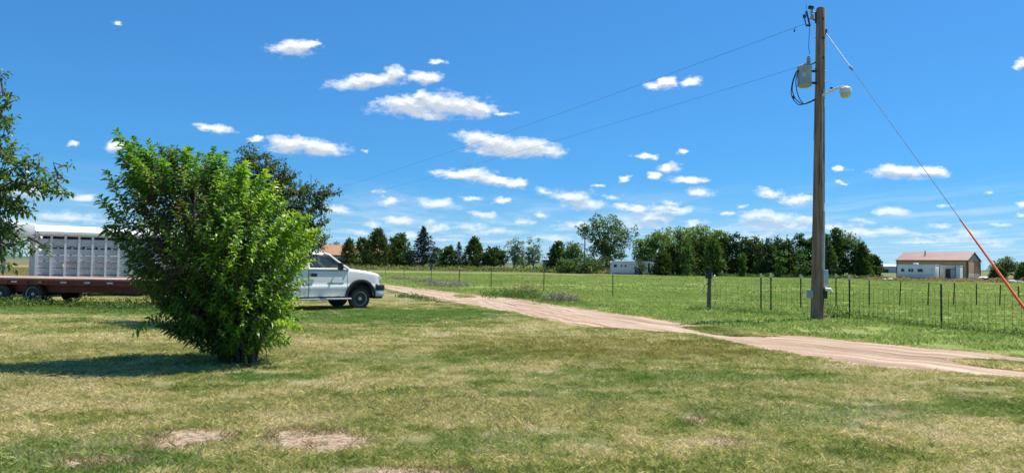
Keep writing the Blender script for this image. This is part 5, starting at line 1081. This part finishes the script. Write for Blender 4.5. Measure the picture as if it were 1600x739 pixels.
# ------------------------------------------------------------------ the big bush
def bush():
    Y0 = gnd(385, 566).y; base = at(382, 500, Y0); base.z = 0; t = thing('peach_shrub', 'large many-stemmed leafy bush casting a shadow on the lawn, bright green on its right side', 'bush', base)
    prof = [(215, 240, 300), (230, 202, 350), (250, 192, 392), (270, 188, 432), (300, 192, 458), (330, 184, 482), (360, 182, 500), (390, 196, 492), (430, 210, 486), (460, 230, 482), (495, 240, 468), (515, 284, 450), (535, 300, 432), (552, 345, 412)]
    ys = np.array([p[0] for p in prof], float); xl = np.array([p[1] for p in prof], float); xr = np.array([p[2] for p in prof], float); k = Y0 / F
    SH = []                                               # shoots: start, direction, length, leaves, tone, size
    def w(px, py, dy=0): q = at(px, py, Y0); return Vector((q.x - base.x, dy, q.z))
    n = 0
    while n < 1080:
        py = random.uniform(216, 550); a, b_ = np.interp(py, ys, xl), np.interp(py, ys, xr)
        if random.random() > (b_ - a) / 320: continue
        cx, hwd = (a + b_) / 2, (b_ - a) / 2; ph = random.uniform(0, 6.283); r = random.random() ** .34
        ln = random.uniform(.4, .85); dep = hwd * k * .82
        tip = w(cx + math.cos(ph) * r * hwd, py, math.sin(ph) * r * dep)
        upf = float(np.interp(py, [220, 330, 450, 560], [1.35, 1.0, .55, .25])); d = Vector((math.cos(ph) * (.75 if r > .5 else .4), math.sin(ph) * (.75 if r > .5 else .4), upf + random.uniform(-.25, .3))).normalized()
        px = cx + math.cos(ph) * r * hwd
        tone = (.16 + .10 * min(1, max(0, (px - 230) / 200))) + .22 * max(0, r - .6) / .4  # darker inside and on the left: shade put into the leaf tone
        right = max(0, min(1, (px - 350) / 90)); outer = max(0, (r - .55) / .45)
        if math.sin(ph) < .5: tone += .46 * right * outer * (1 if py < 500 else .8)  # lime young growth on the right, with its sunlit glow painted in
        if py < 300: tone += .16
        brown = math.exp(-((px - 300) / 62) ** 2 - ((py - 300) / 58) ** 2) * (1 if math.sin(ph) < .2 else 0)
        SH.append((tip - d * ln, d, ln, random.randint(22, 32), tone, 1.0 - .35 * brown, brown)); n += 1
    for (tx, ty, lx, ly, dy, nn) in [(194, 194, 238, 300, -.2, 60), (201, 213, 240, 290, .1, 40), (232, 211, 244, 290, 0, 44), (262, 226, 262, 300, .2, 40), (300, 224, 300, 300, -.1, 44), (313, 236, 310, 300, -.5, 36), (335, 222, 334, 300, 0, 42), (184, 262, 214, 340, -.3, 50), (186, 228, 222, 300, 0, 40), (184, 304, 212, 360, -.5, 36), (360, 240, 356, 300, -.4, 36), (400, 255, 390, 320, -.5, 36), (182, 350, 222, 380, -.3, 34), (420, 262, 408, 330, -.2, 34), (488, 330, 440, 380, -.2, 34), (500, 350, 450, 385, 0, 34), (482, 500, 440, 500, -.5, 30), (470, 520, 430, 530, -.6, 26), (236, 506, 276, 484, -.5, 8), (210, 205, 236, 290, 0, 40), (186, 206, 226, 290, .1, 40), (248, 222, 256, 300, .1, 40), (286, 222, 284, 300, .1, 38), (350, 226, 340, 300, .1, 38), (192, 246, 222, 320, .1, 40), (222, 222, 246, 310, -.3, 40), (322, 230, 318, 300, .2, 36), (385, 246, 372, 310, 0, 36), (280, 250, 285, 310, -.5, 36), (245, 250, 255, 320, -.6, 36)]:
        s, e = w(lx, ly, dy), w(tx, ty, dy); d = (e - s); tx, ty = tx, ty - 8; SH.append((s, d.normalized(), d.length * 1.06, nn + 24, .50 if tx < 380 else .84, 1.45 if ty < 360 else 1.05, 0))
    pos = []; dr = []; LL = []; DD = []; RN = []; st = MB()
    stems = []
    for i in range(11):
        ph = i * 2.4; rr = .10 + .12 * random.random(); b0 = Vector((math.cos(ph) * rr, math.sin(ph) * rr * .8, -.05)); py = random.uniform(270, 420); a, b_ = np.interp(py, ys, xl), np.interp(py, ys, xr)
        e = w((a + b_) / 2 + math.cos(ph) * (b_ - a) * .36, py, math.sin(ph) * (b_ - a) * .32 * k); mid = b0.lerp(e, .45) + Vector((0, 0, .25)); pts = [b0, b0.lerp(mid, .5) + Vector((random.uniform(-.04, .04), 0, .06)), mid, e]
        st.tube(pts, [.038, .030, .022, .008], 8); stems += [b0.lerp(mid, .6), mid, mid.lerp(e, .35), mid.lerp(e, .7), e]
    tw = MB()
    for (s, d, ln, nl, tone, sz, brown) in SH:
        side = d.orthogonal().normalized(); s2 = d.cross(side); bend = Vector((0, 0, -1)) * .08
        pts = [s + d * ln * f + bend * ln * f * f * 2 for f in (0, .5, 1)]
        c = min(stems, key=lambda q: (q - s).length + (3 if q.z > s.z + .1 else 0)); tw.tube([c, c.lerp(s, .5) + Vector((0, 0, .04)), s], [.010, .008, .006], 4, False); tw.tube(pts, [.006, .004, .002], 4, False)
        st_t = random.gauss(0, .12)
        for j in range(nl):
            f = (j + .6) / nl; a = j * 2.4; p = s + d * ln * f + bend * ln * f * f * 2; rad = side * math.cos(a) + s2 * math.sin(a)
            dd = rad * .85 + d * (.35 + .5 * (f > .85)) + Vector((0, 0, .15)); pos.append(p); dr.append(dd)
            LL.append(sz * random.uniform(.08, .13) * (1 - .45 * max(0, f - .8) / .2)); DD.append(random.uniform(.15, .65))
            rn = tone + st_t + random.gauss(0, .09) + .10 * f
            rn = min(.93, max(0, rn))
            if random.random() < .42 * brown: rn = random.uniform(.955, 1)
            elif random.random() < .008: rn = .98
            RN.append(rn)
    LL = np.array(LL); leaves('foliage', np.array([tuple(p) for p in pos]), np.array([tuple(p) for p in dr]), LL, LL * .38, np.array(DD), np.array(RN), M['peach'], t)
    st.build('trunk', M['bark'], t, smooth=True); tag(tw.build('twigs', M['bark'], t), kind='stuff')
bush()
def blob_tree(name, label, Y, base_px, blobs, mat, leaf, wfrac, per_area, tw_n, cat='tree', bark='bark', kind=4, trunk_r=.07, fork=.3, twigs=(), rb=.45, droop=(.3, .9)):
    """crown given as clusters (px, py, radius px, depth offset m) at distance Y; leaves sit on twigs inside each cluster"""
    base = at(base_px, 500, Y); base.z = 0; t = thing(name, label, cat, base); k = Y / F; st = MB(); tw = MB(); pos = []; dr = []
    hub = Vector((0, 0, at(base_px, 300, Y).z * fork))
    st.tube([(0, 0, -.1), (.02, 0, hub.z * .5), hub], [trunk_r * 1.3, trunk_r, trunk_r * .85], 10); limbs = [hub]
    for (px, py, rp, dy) in sorted(blobs, key=lambda b: -b[1]):
        q = at(px, py, Y + dy); c = Vector((q.x - base.x, dy, q.z)); r = rp * k
        s = min(limbs, key=lambda v: math.hypot(v.x - c.x, v.y - c.y) + 2.2 * abs(v.z - c.z) + (.6 if v.z > c.z else 0)); mid = s.lerp(c, .5) + Vector((random.uniform(-.1, .1), random.uniform(-.1, .1), .08)); st.tube([s, mid, c], [trunk_r * .26, trunk_r * .17, trunk_r * .09], 6); limbs += [mid, c]
        nt = max(4, int(tw_n * (r / .3) ** 1.6))
        for _ in range(nt):
            d = Vector(rv(1)[0]); d.z = d.z * .8 + .15; d.normalize(); s0 = c + d * r * random.uniform(0, .35); ln = r * random.uniform(.5, 1.05); tw.tube([s0, s0 + d * ln + Vector((0, 0, -.04 * ln))], [.006, .002], 4, False)
            m = int(per_area * ln / .25 * random.uniform(.7, 1.2))
            for j in range(m):
                f = (j + 1) / m; p = s0 + d * ln * f; o = Vector(rv(1)[0]); pos.append(p + o * .02); dr.append(o * .8 + d * .5 + Vector((0, 0, -.15)))
    n = len(pos); LL = leaf * RS.uniform(.65, 1.25, n); rn = np.clip(RS.normal(rb, .22, n), 0, 1)
    leaves('crown', np.array([tuple(p) for p in pos]), np.array([tuple(p) for p in dr]), LL, LL * wfrac, RS.uniform(*droop, n), rn, M[mat], t, kind)
    for (x0, y0, x1, y1) in twigs:
        a = at(x0, y0, Y) - base; b_ = at(x1, y1, Y) - base; tw.tube([a, b_], [.012, .005], 4)
    st.build('trunk', M[bark], t, smooth=True); tag(tw.build('twigs', M[bark], t), kind='stuff'); return t
DB = [(395, 250, 26, 0), (380, 262, 22, .3), (415, 268, 30, -.2), (440, 285, 30, 0), (425, 310, 45, .2), (465, 300, 26, 0), (490, 305, 22, -.1), (512, 300, 16, 0), (524, 304, 9, 0), (498, 325, 22, .1), (470, 340, 36, 0), (492, 355, 24, .2), (480, 380, 26, 0), (495, 385, 18, .1), (440, 360, 50, .2), (400, 330, 60, .3), (350, 320, 50, .5), (340, 370, 50, .4), (390, 400, 50, .2), (445, 405, 34, 0), (370, 290, 40, .2), (300, 340, 45, .8), (505, 372, 12, 0)]
blob_tree('orchard_tree', 'darker small-leaved tree standing behind the big bush, left of the pickup', 18.5, 415, DB, 'dark_leaf', .072, .55, 20, 20, kind=2, twigs=((456, 285, 452, 258), (456, 276, 462, 264), (486, 300, 486, 272)), droop=(.0, .4))
LB = [(-60, 330, 70, 0), (-50, 250, 70, .2), (-40, 180, 50, 0), (-10, 300, 60, 0), (0, 240, 34, .1), (-20, 200, 40, 0), (12, 190, 14, 0), (18, 160, 15, 0), (6, 150, 14, 0), (2, 118, 10, 0), (22, 260, 30, -.1), (40, 290, 34, 0), (62, 262, 20, 0), (70, 290, 28, 0), (88, 300, 22, -.1), (98, 278, 15, 0), (108, 262, 9, 0), (104, 300, 13, 0), (26, 330, 28, 0), (4, 360, 30, 0), (14, 385, 24, 0), (44, 378, 20, -.2), (68, 384, 15, -.2), (4, 402, 18, 0), (-30, 390, 50, 0)]
blob_tree('pear_tree', 'leafy fruit tree reaching in from the left edge of the view', 8.2, -110, LB, 'pear', .050, .62, 20, 26, trunk_r=.05, fork=.4, bark='bark', droop=(.1, .7))
# ------------------------------------------------------------------ weeds, sage and tall grass
def tuft(name, label, spots, mat, cat, L, W, hgt, n, rb=.5, up=1.2, kind='stuff', droop=.5, spread=.3):
    """spots: (px, py on the ground, radius m, height factor)"""
    P = []; D = []; LL = []; Rn = []
    for (px, py, r, hf) in spots:
        g = gnd(px, py); m = int(n * (r / .3) ** 1.2 * max(.5, hf))
        for _ in range(m):
            a = random.uniform(0, 6.283); q = r * math.sqrt(random.random()); rel = 1 - (q / r) ** 2 * .6; P.append((g.x + q * math.cos(a) * 1.3, g.y + q * math.sin(a) * .7, random.random() ** 1.3 * hgt * hf * rel * .8)); D.append((random.gauss(0, 1) * spread * 2, random.gauss(0, 1) * spread * 2, up)); LL.append(L * random.uniform(.5, 1.3) * (.6 + .5 * hf)); Rn.append(min(1, max(0, random.gauss(rb, .2))))
    LL = np.array(LL); o = leaves(name, np.array(P), np.array(D), LL, LL * W, droop, np.array(Rn), M[mat], None, 4); tag(o, label, cat, kind=kind); return o
def line(pts, n, r, hf, jit=1.0):
    out = []
    for i in range(n):
        f = random.random() * (len(pts) - 1); k = int(f); f -= k; a, b_ = pts[k], pts[k + 1]; out.append((a[0] + (b_[0] - a[0]) * f, a[1] + (b_[1] - a[1]) * f + random.gauss(0, jit), r * random.uniform(.6, 1.5), hf * random.uniform(.4, 1.3)))
    return out
tuft('weeds', 'lush green weeds along the foot of the flatbed trailer', line([(-30, 478), (60, 478), (150, 481), (250, 484), (330, 486)], 95, .35, .8, 2.0), 'weed', 'weeds', .18, .16, .48, 70, rb=.45)
tuft('weeds', 'patch of green weeds beneath and behind the pickup', line([(300, 482), (420, 484), (520, 484), (600, 480)], 34, .3, .4, 1.2), 'weed', 'weeds', .12, .14, .22, 45, rb=.4)
tuft('dry_stalks', 'pale dry seed stalks standing under the flatbed', line([(120, 474), (215, 475)], 12, .22, 1.0, 1), 'drygrass', 'weeds', .30, .05, .5, 7, rb=.7, spread=.25)
tuft('weeds', 'tall green weeds at the foot of the wooden pole', [(1290, 498, .3, 1.0), (1300, 499, .35, 1.1), (1315, 498, .35, .9), (1335, 499, .35, .7), (1352, 499, .3, .7), (1265, 497, .3, .5), (1245, 494, .3, .4), (1228, 494, .3, .5), (1372, 501, .3, .5)], 'weed', 'weeds', .16, .18, .55, 130, rb=.35)
tuft('dry_stalks', 'reddish dry stalks mixed in the weeds right of the pole', [(1289, 497, .16, 1.2), (1300, 494, .2, .9), (1311, 493, .22, 1.0)], 'drygrass', 'weeds', .2, .10, .6, 30, rb=.4)
tuft('weeds', 'ragged weeds along the bottom of the woven wire fence', line([(1340, 500), (1470, 514), (1620, 528), (1700, 536)], 80, .24, .8, 1.0), 'weed', 'weeds', .13, .14, .26, 60, rb=.35)
tuft('weeds', 'weeds round the foot of the charger post', line([(1075, 485), (1120, 486), (1180, 491), (1240, 495)], 34, .3, .8, 1.2), 'weed', 'weeds', .13, .16, .28, 60, rb=.4)
tuft('weeds', 'rank roadside weeds at the middle of the gravel road', line([(760, 463), (800, 465), (850, 469), (900, 474)], 44, .4, 1.0, 1.8), 'weed', 'weeds', .2, .15, .45, 60, rb=.5)
tuft('weeds', 'thin roadside grass along the far edge of the gravel road', line([(610, 444), (720, 455), (850, 470), (960, 484), (1070, 500)], 150, .4, .5, 2.6), 'weed', 'weeds', .14, .10, .26, 36, rb=.7)
tuft('weeds', 'green weed clump between the pickup and the gravel road', [(640, 466, .5, 1), (655, 468, .4, .8), (668, 471, .4, .8), (628, 464, .3, .6), (690, 474, .3, .4)], 'weed', 'weeds', .16, .2, .32, 150, rb=.25)
tuft('weeds', 'broad-leaved weeds in the lush grass right of the pickup', line([(500, 500), (560, 497), (640, 497), (700, 500)], 60, .3, .45, 4), 'weed', 'weeds', .10, .3, .12, 24, rb=.6)
tuft('weeds', 'weed tufts in the lawn beside the bush trunk', [(352, 583, .22, .7), (372, 580, .2, .8), (420, 578, .2, .5), (440, 572, .2, .4)], 'weed', 'weeds', .10, .14, .16, 90, rb=.35)
for k, (px, py, r, hf, lab) in enumerate([(700, 448, 1.3, 1.0, 'largest grey sage bush beside the wire fence'), (662, 441, .9, .8, 'small grey sage bush left of the largest one'), (622, 437, 1.0, .8, 'grey sage bush just right of the pickup bonnet'), (876, 472, .7, .9, 'grey sage bush on the bank above the gravel road'), (826, 464, .5, 1.1, 'sage bush mixed with dry orange grass by the road')]):
    o = tuft('sage_bush', lab, [(px, py, r, hf)], 'sage' if k < 4 else 'weed', 'bush', .16, .22, .62, 330, rb=.45, up=.9, kind=None, spread=.5); o['group'] = 'sage bushes by the wire fence'
tuft('dry_grass', 'orange-tan dry grass clump standing on the roadside bank', [(822, 461, .45, 1.4), (812, 462, .4, .9), (832, 462, .3, .9)], 'drygrass', 'grass', .35, .06, .6, 80, rb=.6)
tuft('brush', 'tan grass band along the wire fence line', line([(600, 432), (700, 438), (800, 448), (900, 462)], 90, .7, .6, 2.0), 'drygrass', 'grass', .22, .1, .3, 20, rb=.5)
# ------------------------------------------------------------------ grass blades
def in_poly(x, y, poly):
    r = np.zeros(len(x), bool); n = len(poly); j = n - 1
    for i in range(n):
        xi, yi = poly[i]; xj, yj = poly[j]; c = ((yi > y) != (yj > y)) & (x < (xj - xi) * (y - yi) / ((yj - yi) or 1e-9) + xi); r ^= c; j = i
    return r
ROADP = [(p.x, p.y) for p in ru] + [(p.x, p.y) for p in rl[::-1]]
def clump_set(nm, k, blades, rad, h0, h1, wd, mat, lean=.5):
    c = bpy.data.collections.new(nm)
    for i in range(k):
        a = RS.rand(blades) * 6.283; r = rad * np.sqrt(RS.rand(blades)); bx, by = r * np.cos(a), r * np.sin(a); h = RS.uniform(h0, h1, blades) * (.6 + .8 * RS.rand(blades)); la = RS.rand(blades) * 6.283; ll = h * np.abs(RS.normal(0, lean, blades))
        wa = RS.rand(blades) * 6.283; wx, wy = np.cos(wa) * wd / 2, np.sin(wa) * wd / 2
        V = np.stack([np.stack([bx - wx, by - wy, np.zeros(blades) - .003], 1), np.stack([bx + wx, by + wy, np.zeros(blades) - .003], 1), np.stack([bx + wx * .6 + np.cos(la) * ll * .45, by + wy * .6 + np.sin(la) * ll * .45, h * .6], 1), np.stack([bx + np.cos(la) * ll * 1.2, by + np.sin(la) * ll * 1.2, h], 1)], 1).reshape(-1, 3)
        b = (np.arange(blades) * 4)[:, None]; Fc = (b + np.array([0, 1, 2, 0, 2, 3])[None]).ravel()
        me = bpy.data.meshes.new(nm); me.vertices.add(len(V)); me.vertices.foreach_set('co', V.astype(np.float32).ravel()); me.loops.add(len(Fc)); me.loops.foreach_set('vertex_index', Fc.astype(np.int32)); me.polygons.add(blades * 2); me.polygons.foreach_set('loop_start', np.arange(0, blades * 6, 3, dtype=np.int32)); me.polygons.foreach_set('loop_total', np.full(blades * 2, 3, dtype=np.int32)); me.update(calc_edges=True)
        at_ = me.attributes.new('rnd', 'FLOAT', 'POINT'); at_.data.foreach_set('value', np.repeat(RS.rand(blades), 4).astype(np.float32)); me.materials.append(M[mat])
        o = bpy.data.objects.new(nm, me); c.objects.link(o)
    return c
def scatter(name, label, pts, z, scale, coll):
    me = bpy.data.meshes.new(name); n = len(pts); V = np.concatenate([pts, z[:, None]], 1).astype(np.float32); me.vertices.add(n); me.vertices.foreach_set('co', V.ravel()); a = me.attributes.new('sc', 'FLOAT', 'POINT'); a.data.foreach_set('value', scale.astype(np.float32)); me.update()
    o = bpy.data.objects.new(name, me); COL.objects.link(o)
    g = bpy.data.node_groups.new(name, 'GeometryNodeTree'); g.interface.new_socket('Geometry', in_out='INPUT', socket_type='NodeSocketGeometry'); g.interface.new_socket('Geometry', in_out='OUTPUT', socket_type='NodeSocketGeometry')
    N = g.nodes.new; L = g.links.new; gi = N('NodeGroupInput'); go = N('NodeGroupOutput'); mp = N('GeometryNodeMeshToPoints'); ip = N('GeometryNodeInstanceOnPoints'); ci = N('GeometryNodeCollectionInfo'); ci.inputs[0].default_value = coll; ci.inputs[1].default_value = True; ci.inputs[2].default_value = True
    rr = N('FunctionNodeRandomValue'); rr.data_type = 'FLOAT_VECTOR'; rr.inputs[1].default_value = (0, 0, 6.283); at_ = N('GeometryNodeInputNamedAttribute'); at_.data_type = 'FLOAT'; at_.inputs[0].default_value = 'sc'
    L(gi.outputs[0], mp.inputs[0]); L(mp.outputs[0], ip.inputs['Points']); L(ci.outputs[0], ip.inputs['Instance']); ip.inputs['Pick Instance'].default_value = True; L(rr.outputs[0], ip.inputs['Rotation']); L(at_.outputs[0], ip.inputs['Scale']); L(ip.outputs[0], go.inputs[0])
    md = o.modifiers.new('scatter', 'NODES'); md.node_group = g; tag(o, label, 'grass', kind='stuff'); return o
def fan(y0, y1, dens, half=.86):
    n = int(dens * half * (y1 * y1 - y0 * y0)); y = np.sqrt(RS.uniform(y0 * y0, y1 * y1, n)); x = RS.uniform(-half, half, n) * y; return np.stack([x, y], 1)
def fnoise(p, s, seed):
    r = np.random.RandomState(seed); v = np.zeros(len(p))
    for _ in range(9): a = r.rand() * 6.28; f = s * r.uniform(.5, 2.2); v += np.sin(p[:, 0] * f * math.cos(a) + p[:, 1] * f * math.sin(a) + r.rand() * 6.28)
    return v / 3
def bare_keep(p):
    keep = np.ones(len(p))
    for q, rx_, ry_, s in BAREW:
        d = np.hypot((p[:, 0] - q.x) / rx_, (p[:, 1] - q.y) / ry_) + fnoise(p, 5, 3) * .18; keep = np.minimum(keep, np.clip((d - .65) / .45, 1 - .96 * s, 1))
    return RS.rand(len(p)) < keep
isl_test = lambda p: np.any([in_poly(p[:, 0], p[:, 1], q) for q in isl_w], axis=0)
def make_grass():
    fine = clump_set('fine_blades', 6, 130, .13, .014, .036, .0042, 'blade_lawn', .9); mid = clump_set('mid_blades', 5, 90, .26, .022, .050, .011, 'blade_lawn', .9)
    P = np.concatenate([fan(4.6, 9, 64), fan(9, 14, 38)]); P = P[bare_keep(P)]
    road = in_poly(P[:, 0], P[:, 1], ROADP) & ~isl_test(P); P = P[~road & in_poly(P[:, 0], P[:, 1], lawn_poly)]
    scatter('lawn_grass', 'short mottled lawn grass in the foreground', P, np.full(len(P), .004), .75 + .30 * np.clip(fnoise(P, 1.1, 5) + .5, 0, 1.3) + .35 * RS.rand(len(P)) , fine)
    tall = clump_set('tall_blades', 5, 34, .09, .04, .075, .006, 'blade_lawn', .6)
    Q = fan(4.6, 13, 34); Q = Q[in_poly(Q[:, 0], Q[:, 1], lawn_poly)]; Q = Q[(fnoise(Q, 2.2, 21) + fnoise(Q, 6, 22) * .6 + RS.normal(0, .35, len(Q))) > .75]
    scatter('grass_tuft', 'taller tufts standing out of the foreground lawn', Q, np.full(len(Q), .004), .55 + .5 * RS.rand(len(Q)), tall)
    A = np.array([(random.uniform(min(x for x, y in q), max(x for x, y in q)), random.uniform(min(y for x, y in q), max(y for x, y in q))) for q in isl_w for _ in range(500)]); A = A[isl_test(A)]
    scatter('verge_grass', 'grass growing on the low strips in the gravel road', A, np.full(len(A), .03), .5 + .5 * RS.rand(len(A)), mid)
    P = fan(13.5, 32, 15); isl = isl_test(P); inl = in_poly(P[:, 0], P[:, 1], lawn_poly); road = in_poly(P[:, 0], P[:, 1], ROADP); P = P[(inl & ~road) | isl]
    isl = isl_test(P); scatter('lawn_grass', 'short mottled lawn grass in the middle distance', P, np.where(isl, .034, .004), np.where(isl, .7, .8 + .4 * RS.rand(len(P))), mid)
    # edge fringe of the road
    e = []
    for a, s in ((ru, -1), (rl, 1)):
        for i in range(NR):
            dd = (rl[i] - ru[i]).normalized(); jj = (ju if s < 0 else jl)[i]
            for _ in range(7): q = a[i] - dd * s * jj + dd * s * random.uniform(-.06, .30); e.append((q.x + random.uniform(-.2, .2), q.y + random.uniform(-.05, .05)))
    e = np.array(e); scatter('verge_grass', 'ragged grass fringe along both edges of the gravel road', e, np.full(len(e), .004), .35 + .5 * RS.rand(len(e)), mid)
    past = clump_set('pasture_blades', 5, 110, .42, .04, .085, .020, 'blade_pasture', .7); far = clump_set('far_pasture_blades', 4, 110, 1.2, .06, .13, .05, 'blade_pasture', .7)
    P = fan(15, 48, 3.6); P = P[~in_poly(P[:, 0], P[:, 1], ROADP) & ~in_poly(P[:, 0], P[:, 1], lawn_poly)]; scatter('pasture_grass', 'green pasture grass beyond the gravel road', P, np.zeros(len(P)), .7 + .6 * RS.rand(len(P)), past)
    P = fan(46, 128, .42); P = P[~in_poly(P[:, 0], P[:, 1], ROADP)]; scatter('pasture_grass', 'far part of the green pasture', P, np.zeros(len(P)), .7 + .6 * RS.rand(len(P)), far)
make_grass()
